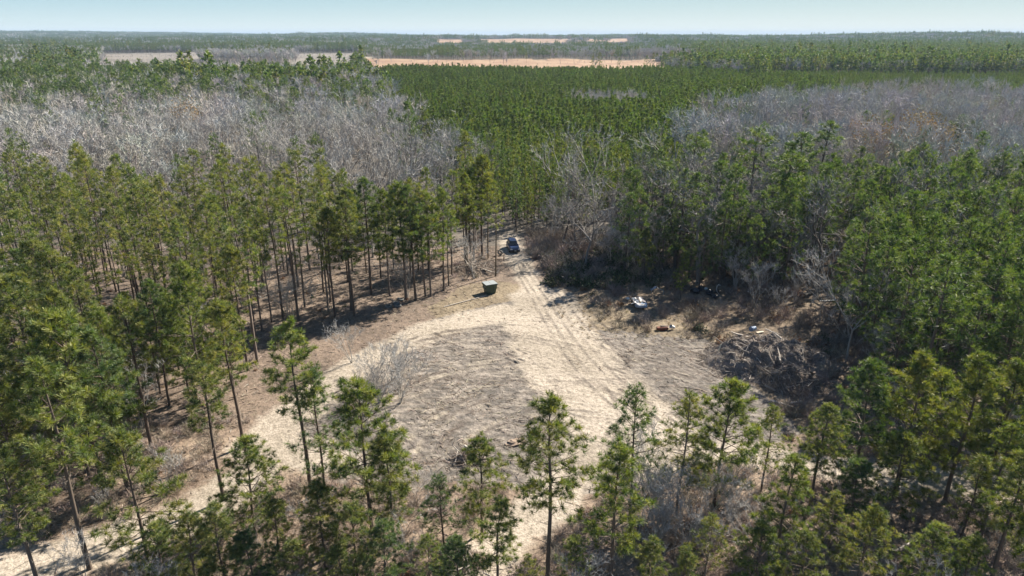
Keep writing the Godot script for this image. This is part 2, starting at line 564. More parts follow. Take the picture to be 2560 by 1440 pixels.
func grow(b: MB, tw: MB, p: Vector3, dir: Vector3, length: float, r: float, depth: int, o: Dictionary) -> void:
	var pts := [p]
	var rad := [r]
	var d := dir
	var q := p
	var segs := 3 if depth > 1 else 2
	for i in segs:
		d = (d + rdir() * float(o.wander) + Vector3.UP * float(o.lift)).normalized()
		q += d * (length / segs)
		pts.append(q)
		rad.append(r * lerpf(1.0, 0.55, float(i + 1) / segs))
	var sides := 6 if r > 0.12 else (4 if r > 0.05 else 3)
	var k := rr(0.85, 1.15)
	b.tube(pts, rad, sides, Color(o.bark.r * k, o.bark.g * k, o.bark.b * k))
	if depth == 0:
		for i in int(o.twigs):
			var at: Vector3 = pts[0].lerp(pts[-1], rr(0.15, 1.0))
			var e := (d * 0.7 + rdir() + Vector3.UP * 0.3).normalized()
			var tip: Vector3 = at + e * (o.tlen * rr(0.5, 1.2))
			var s: Vector3 = e.cross(rdir()).normalized() * float(o.tw) * 0.5
			var kk := rr(0.8, 1.2)
			tw.tri(at - s, at + s, tip, Color(o.twig.r * kk, o.twig.g * kk, o.twig.b * kk))
			if o.get("leaf", 0.0) > 0.0 and rng.randf() < o.leaf:
				tuft(tw, tip, e, 0.28, 0.26, 2, o.leafcol)
		return
	var kids := int(round(rr(o.kids - 0.6, o.kids + 0.6)))
	for i in kids:
		var at: Vector3 = pts[-1] if i < 2 else pts[1 + rng.randi() % (pts.size() - 1)]
		var e: Vector3 = (d + rdir() * float(o.spread)).normalized()
		grow(b, tw, at, e, length * rr(0.6, 0.88), maxf(r * 0.6 * rr(0.8, 1.1), 0.018), depth - 1, o)

func make_hardwood(sd: int, o: Dictionary) -> Array:
	rng.seed = sd
	var t := MB.new()
	var c := MB.new()
	var one: MB = c if o.get("joined", false) else t
	var p := Vector3(0, -0.3, 0)
	var stems: int = o.get("stems", 1)
	for s in stems:
		var d := (Vector3.UP + rdir() * (0.12 if stems == 1 else 0.42)).normalized()
		grow(one, c, p, d, o.h * o.trunk, o.r, o.depth, o)
	return [t, c]

func make_bush(sd: int, n: int, h: float, spread: float, w: float, col: Color, leaf: Color, leaves: int, lw: float) -> MB:
	rng.seed = sd
	var b := MB.new()
	for i in n:
		var e := (Vector3.UP * 1.0 + rdir() * spread).normalized()
		if e.y < 0.12: e.y = 0.12 + rr(0, 0.2)
		var p := Vector3(rr(-0.3, 0.3), -0.05, rr(-0.3, 0.3)) * h * 0.5
		var l := h * rr(0.5, 1.1)
		var mid := p + e * l * 0.55
		var f := (e + rdir() * 0.5).normalized()
		var tip := mid + f * l * 0.45
		var s := e.cross(rdir()).normalized() * w * 0.5
		var k := rr(0.7, 1.25)
		var cc := Color(col.r * k, col.g * k, col.b * k)
		b.tri(p - s, p + s, mid, cc)
		b.tri(mid - s * 0.8, mid + s * 0.8, tip, cc)
		for j in 2:
			var g := (f + rdir() * 0.9).normalized()
			b.tri(mid - s * 0.6, mid + s * 0.6, mid + g * l * 0.35, cc)
		for j in leaves:
			tuft(b, p.lerp(tip, rr(0.35, 1.0)), rdir(), lw * 1.6, lw, 2, Color(leaf.r * k, leaf.g * k, leaf.b * k))
	return b

func proto(kind: String, called: String, made: Array, bark: Material, leaf: Material) -> void:
	var o := Node3D.new()
	o.name = called
	part("trunk", made[0], bark, o)
	part("crown", made[1], leaf, o)
	if not protos.has(kind): protos[kind] = []
	protos[kind].append(o)

func plant(kind: String, pick: int, called: String, x: float, d: float, size: float, label: String, category: String, group: String, lean := 0.0) -> Node3D:
	var list: Array = protos[kind]
	var o: Node3D = list[pick % list.size()].duplicate()
	o.name = numbered(called)
	add_child(o)
	o.position = Vector3(x, gh(x, d) - 0.04, -d)
	o.rotation = Vector3(0, pick * 2.399, lean)
	o.scale = Vector3.ONE * size
	tag(o, label, category, group)
	return o

func scatter(called: String, m: Mesh, spots: Array, label: String, category: String) -> void:
	# spots: [x, d, size, turn, Color, y or null]
	if called == "undergrowth" or called.ends_with("scrub"): spots = spots.filter(func(s): return off_junk(Vector2(s[0], s[1])))
	if spots.is_empty(): return
	var mm := MultiMesh.new()
	mm.transform_format = MultiMesh.TRANSFORM_3D
	mm.use_colors = true
	mm.mesh = m
	mm.instance_count = spots.size()
	var buf := PackedFloat32Array()
	buf.resize(spots.size() * 16)
	var at := 0
	for s in spots:
		var k: float = s[2]
		var cs := cos(s[3]) * k
		var sn := sin(s[3]) * k
		var col: Color = s[4]
		buf[at] = cs; buf[at + 2] = sn; buf[at + 3] = s[0]
		buf[at + 5] = k; buf[at + 7] = gh(s[0], s[1]) - 0.05 * k
		buf[at + 8] = -sn; buf[at + 10] = cs; buf[at + 11] = -s[1]
		buf[at + 12] = col.r; buf[at + 13] = col.g; buf[at + 14] = col.b; buf[at + 15] = 1.0
		at += 16
	mm.buffer = buf
	var o := MultiMeshInstance3D.new()
	o.name = numbered(called)
	o.multimesh = mm
	add_child(o)
	tag(o, label, category, "", "stuff")

func tint(lo := 0.8, hi := 1.2) -> Color:
	var k := rr(lo, hi)
	return Color(k * rr(0.9, 1.12), k, k * rr(0.85, 1.1))

func grid(box: Rect2, step: float, jitter: float, ok: Callable) -> Array:
	var out := []
	var y := box.position.y
	while y < box.end.y:
		var x := box.position.x
		while x < box.end.x:
			var q := Vector2(x + rr(-jitter, jitter) * step, y + rr(-jitter, jitter) * step)
			if ok.call(q): out.append(q)
			x += step
		y += step
	return out

func seen(q: Vector2, margin := 6.0) -> bool:
	return absf(q.x) < 0.80 * q.y + margin

func clear_of_roads(q: Vector2, gap := 0.0) -> bool:
	for r in ROADS:
		if not (r.box as Rect2).grow(gap).has_point(q): continue
		var p: PackedVector2Array = r.pts
		for i in p.size() - 1:
			if Geometry2D.get_closest_point_to_segment(q, p[i], p[i + 1]).distance_to(q) < r.w + 0.9 + gap: return false
	return not Geometry2D.is_point_in_polygon(q, CLEAR)

# ---------------------------------------------------------------- where the woods stand (x, d)
var LEFT_STAND := PackedVector2Array([Vector2(-3.0, 115.1), Vector2(-3.8, 104.7), Vector2(-7.9, 96.9), Vector2(-13.3, 91.9), Vector2(-23.1, 84.5), Vector2(-29.0, 77.7), Vector2(-29.2, 67.7), Vector2(-29.3, 59.3), Vector2(-29.7, 53.1), Vector2(-30.3, 47.9), Vector2(-34.8, 44.3), Vector2(-41.3, 41.2), Vector2(-70, 52), Vector2(-112, 80), Vector2(-112, 117), Vector2(-60, 114), Vector2(-24, 109), Vector2(-6, 116)])
var RIGHT_STAND := PackedVector2Array([Vector2(33.2, 102.7), Vector2(38.6, 94.7), Vector2(40.8, 88.4), Vector2(41.8, 78.4), Vector2(39.6, 66.8), Vector2(36.4, 56.4), Vector2(53.9, 55.7), Vector2(115, 80), Vector2(118, 126), Vector2(60, 126), Vector2(44, 112)])
var MIXED := PackedVector2Array([Vector2(7, 112), Vector2(6, 122), Vector2(20, 131), Vector2(34, 150), Vector2(70, 175), Vector2(76, 128), Vector2(58, 122), Vector2(35.0, 96.4), Vector2(29.1, 96.9), Vector2(22.4, 99.9), Vector2(16.5, 102.4), Vector2(9.9, 107.1)])
var PLANTED := PackedVector2Array([Vector2(0, 126), Vector2(-106, 545), Vector2(-103, 612), Vector2(140, 628), Vector2(213, 455), Vector2(104, 285), Vector2(33, 152), Vector2(18, 132)])

func road_line(d: float) -> float:
	return -3.0 - 0.25 * (d - 118.0)

# base and height of each pine along the near side of the clearing: [position and height, kind, label]
var FRONT := [
	[Vector3(2.5, 37.9, 14.7), "slim", "tall slim pine with bare lower trunk, alone against the pale sand at the lower centre"],
	[Vector3(6.8, 37.4, 11.6), "full", "bushy dark green pine just right of the tall slim pine at the bottom edge"],
	[Vector3(9.4, 44.8, 11.5), "open", "thin open-crowned pine behind the bushy pine, its tufts against the sand"],
	[Vector3(13.1, 44.8, 11.0), "open", "many-stemmed dark pine rising from the grey twig thicket"],
	[Vector3(16.4, 45.8, 11.5), "full", "dense pine beside the many-stemmed pine, in front of the scraped grey ground"],
	[Vector3(20.8, 47.6, 8.3), "open", "small pine in front of the right end of the clearing"],
	[Vector3(23.6, 44.8, 10.0), "slim", "pine with a long bare dark trunk left of the big pine clump"],
	[Vector3(18.9, 39.1, 9.2), "full", "rounded pine with forked branches at the lower right"],
	[Vector3(25.5, 42.3, 6.7), "full", "pine below the big clump, right of the rounded forked pine"],
	[Vector3(23.7, 36.9, 6.9), "full", "broad low pine at the bottom edge, right of centre"],
	[Vector3(16.3, 36.2, 6.1), "full", "half-seen pine at the bottom edge under the rounded forked pine"],
	[Vector3(9.2, 36.2, 5.2), "full", "low bright pine top cut off by the bottom edge beside the bushy pine"],
	[Vector3(33.1, 37.2, 10.8), "slim", "tall pine with a leaning trunk near the lower right corner"],
	[Vector3(35.0, 36.9, 10.4), "full", "pine at the right edge of the picture near the bottom"],
	[Vector3(29.1, 48.9, 11.6), "full", "leftmost pine of the big clump beyond the right-hand sand track"],
	[Vector3(32.1, 47.6, 12.8), "full", "second pine of the big clump beyond the right-hand sand track"],
	[Vector3(36.2, 50.7, 9.8), "full", "rear pine in the middle of the big clump at the right"],
	[Vector3(36.0, 47.1, 13.1), "full", "third pine of the big clump, its thick trunk rising from the sand"],
	[Vector3(40.5, 48.7, 11.7), "full", "rightmost pine of the big clump near the right edge"],
	[Vector3(-17.2, 48.7, 15.3), "slim", "tall pine with a long dark trunk beside the bend of the sand road"],
	[Vector3(-15.8, 48.1, 11.3), "open", "shorter pine with bare side branches right against the tall road-bend pine"],
	[Vector3(-25.0, 54.5, 14.5), "slim", "tall dark-trunked pine on the outer side of the sand road bend"],
	[Vector3(-10.8, 42.9, 13.2), "full", "tall dense pine at the left end of the scraped ground"],
	[Vector3(-9.0, 42.0, 9.3), "full", "lower pine leaning on the right side of the tall dense pine"],
	[Vector3(-2.3, 42.9, 8.5), "full", "pine with spread branches in front of the orange clay patch"],
	[Vector3(-1.0, 37.2, 7.4), "full", "dark pine at the bottom edge left of the tall slim pine"],
	[Vector3(-8.6, 36.5, 6.1), "full", "small upright pine at the bottom edge below the dense pine"],
	[Vector3(-13.4, 39.1, 7.6), "full", "bright yellow-green young pine below the road-bend pine"],
	[Vector3(-19.6, 42.5, 8.6), "full", "pine over the sand track, between the road bend and the bottom edge"],
	[Vector3(-23.8, 46.8, 12.7), "slim", "tall pine where the sand track leaves the road bend"],
	[Vector3(-25.6, 38.4, 11.9), "full", "pine with wide spreading limbs standing in the lower left sand track"],
	[Vector3(-30.4, 39.1, 16.5), "slim", "big pine with a thick leaning trunk in the lower left"],
	[Vector3(-17.4, 36.2, 5.5), "full", "low bright pine top at the bottom edge left of centre"],
	[Vector3(-21.2, 36.2, 6.9), "full", "pine at the bottom edge beside the lower left sand track"],
	[Vector3(-33.5, 38.0, 10.6), "slim", "pale-trunked pine in the lower left corner"],
	[Vector3(-33.5, 54.4, 15.1), "slim", "tall pine in front of the left stand, above the sand track"],
	[Vector3(-39.7, 50.7, 17.9), "slim", "tall yellow-green pine near the left edge"],
	[Vector3(-40.9, 45.8, 14.0), "full", "pine cut by the left edge above the corner track"],
	[Vector3(-32.4, 48.1, 14.6), "slim", "tall pine behind the wide-limbed pine, on the inner side of the lower left track"],
	[Vector3(-36.9, 42.9, 12.9), "full", "thick-crowned pine just above the corner track, left of the leaning trunk"],
	[Vector3(-33.7, 47.1, 16.3), "full", "tall full pine at the front of the left stand over the corner track"],
	[Vector3(-16.8, 39.5, 5.9), "full", "young pine right of the low bright pine top at the bottom edge"],
	[Vector3(-10.6, 37.2, 7.0), "full", "young pine between the yellow-green pine and the small upright one"],
	[Vector3(-5.6, 36.5, 5.2), "open", "thin pine top at the bottom edge left of the dark brush heap"],
	[Vector3(-5.0, 40.3, 7.0), "open", "thin pine left of the pine with spread branches"],
	[Vector3(13.4, 37.6, 5.8), "open", "thin pine standing in the grey thicket at the bottom edge"],
	[Vector3(27.7, 36.5, 6.0), "full", "pine at the bottom edge below the sand-rooted trunks"],
	[Vector3(33.4, 41.2, 8.1), "open", "thin pine before the big clump's thick trunk"],
	[Vector3(29.4, 43.9, 8.4), "full", "shorter pine in front of the big clump's second tree"],
	[Vector3(36.3, 42.9, 9.4), "full", "pine between the big clump and the leaning-trunk pine"],
	[Vector3(40.4, 44.8, 11.0), "full", "tall pine at the right edge beside the big clump"],
	[Vector3(22.5, 39.1, 6.4), "open", "thin pine between the rounded forked pine and the broad low pine"],
	[Vector3(-23.4, 36.2, 6.0), "full", "pine top at the bottom edge under the wide-limbed pine"],
	[Vector3(-19.4, 36.5, 7.6), "full", "light green pine at the bottom edge over the sand track"],
	[Vector3(-14.4, 35.8, 5.3), "full", "pine top at the bottom edge below the red jug"],
	[Vector3(-11.3, 35.8, 4.8), "full", "low pine top at the bottom edge under the bright yellow-green pine"],
	[Vector3(-3.5, 35.8, 5.5), "full", "pine top at the bottom edge beside the dark brush heap"],
	[Vector3(1.1, 35.6, 4.4), "open", "low thin pine at the bottom edge left of the tall slim trunk"],
	[Vector3(4.3, 36.0, 5.3), "open", "low pine at the bottom edge right of the tall slim trunk"],
	[Vector3(11.3, 35.6, 4.8), "full", "low pine top in front of the grey thicket at the bottom edge"],
	[Vector3(19.2, 35.8, 5.8), "full", "pine top at the bottom edge left of the broad low pine"],
	[Vector3(30.0, 35.8, 5.8), "full", "pine top at the bottom edge left of the leaning trunk"],
]

func build_woods() -> void:
	var bark := mat("bark", Color(1, 1, 1), 0.95, true)
	var needles := []
	for k in [[1.24, 1.22, 1.2], [1.44, 1.34, 1.2], [0.86, 1.06, 1.3], [1.22, 1.28, 1.12]]:
		var nm := mat("needles%d" % needles.size(), Color(0.9 * k[0], 0.9 * k[1], 0.9 * k[2]), 0.6, true)
		nm.backlight_enabled = true
		nm.backlight = Color(0.86, 0.90, 0.42)
		needles.append(nm)
	var twig := mat("twigs", Color(1, 1, 1), 0.9, true)
	var near := {"h": 16.0, "cb": 0.42, "R": 2.3, "r": 0.17, "nb": 4.6, "step": 0.58, "e0": 0.10, "e1": 0.95, "tl": 0.46, "tw": 0.040, "tn": 46, "ds": 0.26, "taper": 0.62, "gap": 0.2, "s0": 0.30, "stubs": 9}
	var i := 0
	for kind in [["slim", {"cb": 0.46, "R": 3.0, "h": 17.0, "r": 0.18}], ["full", {"cb": 0.24, "R": 3.4, "h": 13.0, "r": 0.15, "stubs": 5}], ["open", {"cb": 0.28, "R": 3.3, "h": 14.0, "ds": 0.44, "gap": 0.25, "tn": 40, "r": 0.12}]]:
		for k in 6:
			var p := near.duplicate()
			p.merge(kind[1], true)
			p.R *= [1.0, 0.85, 1.1, 0.95, 1.2, 0.8][k]; p.cb *= [1.0, 1.15, 0.9, 1.05, 0.8, 1.2][k]
			proto(kind[0], "pine_tree", make_pine(100 + i * 7, p), bark, needles[[0, 3, 2, 1, 3, 0][k]])
			i += 1
	var mid := {"h": 20.0, "cb": 0.55, "R": 2.5, "r": 0.17, "nb": 4.3, "step": 0.9, "e0": 0.02, "e1": 0.9, "tl": 0.54, "tw": 0.054, "tn": 32, "ds": 0.40, "taper": 0.62, "gap": 0.2, "s0": 0.4, "stubs": 9, "twigs": false, "tsides": 6}
	for k in 12:
		var p := mid.duplicate()
		p.cb = [0.50, 0.58, 0.42, 0.54, 0.48, 0.62][k % 6]
		p.R = [3.1, 2.7, 3.6, 3.0, 3.3, 2.5][k % 6]
		proto("mid", "pine_tree", make_pine(300 + k * 11, p), bark, needles[[0, 1, 3, 0][k % 4]])
	for k in 4:
		var p := mid.duplicate()
		p.h = 15.0; p.cb = 0.22; p.R = 3.5; p.r = 0.18
		proto("round", "pine_tree", make_pine(500 + k * 13, p), bark, needles[2])
	var young := {"h": 10.5, "cb": 0.2, "R": 1.55, "r": 0.09, "nb": 4.0, "step": 0.72, "e0": 0.25, "e1": 1.1, "tl": 0.62, "tw": 0.10, "tn": 14, "ds": 0.7, "s0": 0.4, "twigs": false, "tsides": 5, "tsegs": 4, "taper": 0.85}
	for k in 4:
		proto("young", "plantation_pine", make_pine(700 + k * 17, young), bark, needles[[2, 2, 3, 0][k]])
	var hw := {"h": 17.0, "trunk": 0.36, "r": 0.21, "depth": 4, "kids": 3.0, "spread": 0.7, "wander": 0.16, "lift": 0.12, "twigs": 6, "tlen": 1.1, "tw": 0.06, "bark": Color(0.33, 0.315, 0.30), "twig": Color(0.395, 0.395, 0.40)}
	for k in 7:
		var p := hw.duplicate()
		if k >= 5:
			p.bark = Color(0.14, 0.12, 0.11); p.twig = Color(0.26, 0.24, 0.23)
		proto("bare", "bare_tree", make_hardwood(900 + k * 19, p), bark, twig)
	for k in 4:
		var p := hw.duplicate()
		p.merge({"r": 0.30, "trunk": 0.31, "spread": 0.95, "wander": 0.26, "lift": 0.05, "twigs": 8, "tw": 0.055, "bark": Color(0.12, 0.105, 0.095) if k % 2 else Color(0.22, 0.20, 0.185), "twig": Color(0.30, 0.292, 0.288)}, true)
		proto("oak", "bare_tree", make_hardwood(1100 + k * 21, p), bark, twig)
	for k in 3:
		var p := hw.duplicate()
		p.merge({"h": 9.0, "stems": 4, "r": 0.07, "depth": 3, "trunk": 0.36, "twigs": 9, "tlen": 0.8, "spread": 0.6, "tw": 0.035}, true)
		proto("sapling", "bare_sapling", make_hardwood(1200 + k * 23, p), bark, twig)
	for k in 2:
		var p := hw.duplicate()
		p.merge({"h": 12.0, "r": 0.13, "leaf": 0.75, "leafcol": Color(0.38, 0.25, 0.10) if k == 0 else Color(0.42, 0.32, 0.14), "twigs": 9}, true)
		proto("gold", "golden_tree", make_hardwood(1300 + k * 29, p), bark, twig)

	# the pines along the near side
	i = 0
	for f in FRONT:
		var q: Vector3 = f[0]
		var nominal: float = {"slim": 17.0, "full": 13.0, "open": 14.0}[f[1]]
		var k: float = q.z / nominal
		var o := plant(f[1], i, "pine_tree", q.x, q.y, k, f[2], "pine tree", "pines along the near side of the clearing", 0.0)
		var wide := lerpf(1.25, 1.05, ss(0.45, 1.0, k))
		o.scale = Vector3(k * wide, k, k * wide)
		i += 1

	# the other stands: candidates, nearest first
	rng.seed = 20
	var pines := []
	var keep := func(q: Vector2, gap: float) -> bool:
		for f in FRONT:
			if Vector2(f[0].x, f[0].y).distance_to(q) < gap: return false
		return true
	for q in grid(Rect2(-112, 36, 112, 88), 4.15, 0.42, func(z): return Geometry2D.is_point_in_polygon(z, LEFT_STAND) and clear_of_roads(z, 0.5) and seen(z)):
		if not keep.call(q, 3.0) or rng.randf() < 0.12: continue
		if q.distance_to(Vector2(-19.0, 94.7)) < 6.0 and rng.randf() < 0.6: continue
		pines.append([q, "mid" if q.y > 72.0 else ("slim" if rng.randf() < 0.6 else "full"), rr(0.70, 1.0) * (0.84 if q.x > -26.0 else 1.0), "left"])
	for q in grid(Rect2(20, 40, 100, 90), 3.9, 0.42, func(z): return Geometry2D.is_point_in_polygon(z, RIGHT_STAND) and clear_of_roads(z, 0.5) and seen(z)):
		if not keep.call(q, 3.0) or rng.randf() < (0.28 if q.y > 92.0 else 0.1): continue
		if q.distance_to(Vector2(41.5, 93.0)) < 9.0 and rng.randf() < 0.93: continue
		if q.distance_to(Vector2(35.9, 95.5)) < 4.0 and rng.randf() < 0.7: continue
		pines.append([q, "round", rr(0.85, 1.15), "right"])
	for q in grid(Rect2(5, 92, 75, 86), 5.6, 0.45, func(z): return Geometry2D.is_point_in_polygon(z, MIXED)):
		if rng.randf() < 0.38: pines.append([q, "round", rr(0.55, 1.2), "mixed"])
	for q in [Vector2(-6.5, 111.0), Vector2(-5.2, 113.3), Vector2(-7.7, 107.8), Vector2(-13.9, 91.9), Vector2(-11.9, 93.5), Vector2(-15.4, 92.5), Vector2(-24.0, 85.5), Vector2(-20.8, 94.2), Vector2(-2.6, 102.7), Vector2(-10.2, 95.9), Vector2(-17.9, 93.5), Vector2(-22.3, 87.9)]:
		pines.append([q, "slim" if q != Vector2(-2.6, 102.7) else "open", rr(0.85, 1.05) if q != Vector2(-2.6, 102.7) else 0.75, "edge"])
	for q in [Vector2(28.3, 96.9), Vector2(31.5, 97.9), Vector2(34.4, 99.4), Vector2(35.3, 95.9), Vector2(27.8, 101.2), Vector2(38.1, 101.2), Vector2(33.8, 103.7), Vector2(23.9, 102.7), Vector2(17.9, 102.7)]:
		pines.append([q, "round", rr(0.75, 1.0), "mixed"])
	var dd := 122.0
	while dd < 330.0:
		pines.append([Vector2(road_line(dd) - rr(3.0, 7.0), dd), "round" if rng.randf() < 0.5 else "mid", rr(0.85, 1.1), "lane"])
		dd += rr(6.0, 15.0)
	for q in [Vector2(20.7, 100.8), Vector2(24.7, 93.8), Vector2(24.2, 102.7)]:
		pass
	plant("full", 3, "young_pine", Vector3(20.4, 99.9, 8.2).x, Vector3(20.4, 99.9, 8.2).y, Vector3(20.4, 99.9, 8.2).z / 13.0, "bright yellow-green young pine behind the wrecked car", "pine tree", "")
	plant("full", 7, "young_pine", Vector3(24.3, 91.9, 7.1).x, Vector3(24.3, 91.9, 7.1).y, Vector3(24.3, 91.9, 7.1).z / 13.0, "rounder young pine between the wrecked car and the rubbish bags", "pine tree", "")
	for q in grid(Rect2(-360, 125, 360, 330), 7.5, 0.45, func(z): return seen(z) and z.x < road_line(z.y) - 8.0):
		var n := nb.get_noise_2d(q.x * 1.1, q.y * 0.8)
		var want: float = ss(215.0, 260.0, q.y) * (0.85 if q.x < -0.48 * q.y else clampf(n * 2.6 + 0.22, 0.0, 0.85))
		want += 0.055
		if rng.randf() < want: pines.append([q, "round", rr(1.05, 1.5), "island"])
	for q in grid(Rect2(40, 130, 420, 200), 9.0, 0.45, func(z): return seen(z) and not Geometry2D.is_point_in_polygon(z, PLANTED) and not Geometry2D.is_point_in_polygon(z, MIXED) and not Geometry2D.is_point_in_polygon(z, RIGHT_STAND) and z.x > 0.2 * z.y):
		if rng.randf() < (0.6 if q.y < 150.0 else 0.34): pines.append([q, "round", rr(0.8, 1.2), "back"])
	for e in [[42, 119, 1.4], [34, 128, 1.25], [25, 112, 1.1], [52, 124, 1.3], [29, 106, 1.05], [60, 132, 1.35], [46, 112, 1.2]]:
		pines.append([Vector2(e[0], e[1]), "round", e[2], "crown"])
	pines.sort_custom(func(a, b): return (a[0] as Vector2).length() / a[2] < (b[0] as Vector2).length() / b[2])
	var words := {
		"left": ["straight pine in the close stand left of the clearing, over red-brown straw", "pines of the left stand"],
		"right": ["dark rounded pine in the thick stand right of the brush pile", "pines of the right stand"],
		"mixed": ["pine standing among bare trees beyond the dumped junk", "pines among the bare trees beyond the junk"],
		"edge": ["lit pine at the stand's front edge between the stacked tyres and the green dumpster", "edge pines beside the dumpster"],
		"lane": ["pine lining the narrow lane beyond the parked blue car", "pines along the lane"],
		"young": ["bright young pine beside the wrecked car", "young pines by the wreck"],
		"island": ["dark pine rising out of the grey bare woods at upper left", "pines in the grey woods"],
		"back": ["pine among the bare trees at the upper right", "pines at the upper right"],
		"crown": ["tall wide-crowned old pine standing above the mixed woods right of the lane", "old pines over the mixed woods"],
	}
	var rest := {}
	i = 0
	for p in pines:
		var q: Vector2 = p[0]
		if i < 245:
			var say: Array = words[p[3]]
			if p[3] == "left":
				if q.y > 106.0: say = ["pine in the back row of the left stand, against the grey bare woods", "back row of the left stand"]
				elif q.x < -52.0: say = ["pine deep at the far left of the left stand, near the picture's edge", "far left of the left stand"]
				elif q.y < 72.0: say = ["yellow-green pine of the left stand just above the lower left track", "left stand above the track"]
				elif not Geometry2D.is_point_in_polygon(q + Vector2(6.0, -3.0), LEFT_STAND): say = ["straight pine on the road-side edge of the left stand", "road-side edge of the left stand"]
			elif p[3] == "right":
				if q.y > 106.0: say = ["dark pine at the back of the right stand, before the bare woods", "back of the right stand"]
				elif q.y < 74.0: say = ["dark pine of the right stand directly behind the big clump", "right stand behind the clump"]
				elif q.x > 62.0: say = ["dark rounded pine at the right edge of the right stand", "right edge of the right stand"]
			var o := plant(p[1], i * 5 + i / 3, "pine_tree", q.x, q.y, p[2], say[0], "pine tree", say[1], rr(-0.045, 0.045))
			var wide: float = p[2] * (1.35 if p[3] == "crown" else rr(0.82, 1.15))
			o.scale = Vector3(wide, p[2], wide * rr(0.9, 1.1))
		else:
			var key: String = p[1]
			if not rest.has(key): rest[key] = []
			rest[key].append([q.x, q.y, p[2], rr(0, TAU), tint(0.85, 1.15)])
		i += 1
	var joined := mid.duplicate()
	joined.merge({"joined": true, "tn": 14, "tw": 0.10, "tl": 0.65, "ds": 0.7, "stubs": 0, "tsegs": 4, "tsides": 5}, true)
	var spread := {}
	for key in rest:
		for v in 3:
			var p := joined.duplicate()
			if key == "round": p.merge({"h": 15.0, "cb": 0.24, "R": 4.0}, true)
			var part_of: Array = []
			for k in range(v, rest[key].size(), 3): part_of.append(rest[key][k])
			var m: MB = make_pine(1500 + v * 31 + key.length(), p)[1]
			scatter("pine_wood", m.mesh(needles[2 if key == "round" else [0, 2, 3][v]]), part_of, "mass of pines standing through the bare woods behind the nearest stands", "pine wood")

	# dead standing pines, needles gone
	var snag := near.duplicate()
	snag.merge({"h": 12.0, "cb": 0.3, "R": 1.6, "r": 0.14, "tn": 0, "stubs": 16, "ds": 0.6, "gap": 0.35}, true)
	for k in 3:
		rng.seed = 77 + k
		var made := make_pine(810 + k * 9, snag)
		var o := Node3D.new()
		o.name = "dead_pine"
		part("trunk", made[0], twig, o)
		if not protos.has("snag"): protos["snag"] = []
		protos["snag"].append(o)
	rng.seed = 82
	for e in [[Vector2(-39.6, 45.8), 1.0, "dead grey pine beside the lower left track at the picture's edge"], [Vector2(-59.6, 100.8), 1.2, "dead grey pine standing in the middle of the left stand"], [Vector2(-42.8, 77.2), 1.0, "dead bare pine in the left stand above the tall front pines"], [Vector2(34.5, 100.8), 0.9, "dead pine between the rubbish bags and the right stand"], [Vector2(45.5, 63.3), 0.9, "dead pine in front of the right stand behind the big clump"], [Vector2(42.0, 100.8), 1.1, "dead leaning pine above the white board"]]:
		plant("snag", names.get("dead_pine", 0), "dead_pine", e[0].x, e[0].y, e[1], e[2], "dead pine", "", rr(-0.1, 0.1))

	# bare hardwoods
	rng.seed = 31
	var bare := []
	for q in grid(Rect2(-330, 111, 330, 265), 6.6, 0.45, func(z): return seen(z) and z.x < road_line(z.y) - 3.0 and not Geometry2D.is_point_in_polygon(z, LEFT_STAND)):
		if rng.randf() < (1.0 if q.y < 240.0 else 0.62): bare.append([q, "bare" if rng.randf() < 0.68 else "oak", rr(0.5, 1.2), "swamp"])
	for q in grid(Rect2(0, 95, 90, 85), 4.2, 0.45, func(z): return Geometry2D.is_point_in_polygon(z, MIXED)):
		if rng.randf() < 0.75: bare.append([q, ["oak", "oak", "sapling", "sapling"][rng.randi() % 4], rr(0.75, 1.2), "mixed"])
	for q in grid(Rect2(40, 126, 300, 160), 6.4, 0.45, func(z): return seen(z) and not Geometry2D.is_point_in_polygon(z, PLANTED) and not Geometry2D.is_point_in_polygon(z, MIXED) and not Geometry2D.is_point_in_polygon(z, RIGHT_STAND) and z.x > 0.2 * z.y):
		if rng.randf() < 0.72: bare.append([q, "oak" if rng.randf() < 0.6 else "bare", rr(0.8, 1.3), "right"])
	for q in [Vector2(-29.4, 84.8), Vector2(-30.6, 86.2), Vector2(-18.8, 72.2), Vector2(-15.2, 93.0), Vector2(-13.9, 62.5), Vector2(33.8, 89.1), Vector2(33.2, 94.7), Vector2(36.6, 86.2), Vector2(41.5, 84.8), Vector2(41.7, 76.0), Vector2(-11.7, 62.5), Vector2(-13.4, 66.8)]:
		bare.append([q, "sapling", rr(0.5, 0.95), "edge"])
	bare.append([Vector2(39.2, 72.2), "bare", 0.72, "edge"])
	for q in [Vector2(14.9, 121.8), Vector2(19.6, 120.0), Vector2(12.1, 133.2), Vector2(8.8, 139.6), Vector2(25.9, 125.3), Vector2(29.4, 120.5), Vector2(36.0, 123.1), Vector2(40.4, 118.0)]:
		bare.append([q, "bare" if q.x < 22.0 else "oak", rr(0.95, 1.15), "mixed"])
	for q in [Vector2(-12.2, 134.7), Vector2(-18.3, 139.6), Vector2(-24.3, 144.8), Vector2(-9.7, 139.6), Vector2(-29.7, 141.3), Vector2(-35.3, 139.6)]:
		bare.append([q, "bare", rr(1.0, 1.2), "swamp"])
	for q in grid(Rect2(40, 88, 80, 40), 9.0, 0.45, func(z): return Geometry2D.is_point_in_polygon(z, RIGHT_STAND)):
		bare.append([q, "oak", rr(0.9, 1.2), "among"])
	for k in 20:
		var q := Vector2(13.9, 42.9) + Vector2(rr(-4.5, 4.5), rr(-4.0, 5.0))
		if keep.call(q, 1.2): bare.append([q, "sapling", rr(0.45, 0.85), "thicket"])
	for k in 9:
		var q := Vector2(-14.1, 64.6) + Vector2(rr(-3.5, 3.0), rr(-5.0, 5.0))
		bare.append([q, "sapling", rr(0.25, 0.5), "grey"])
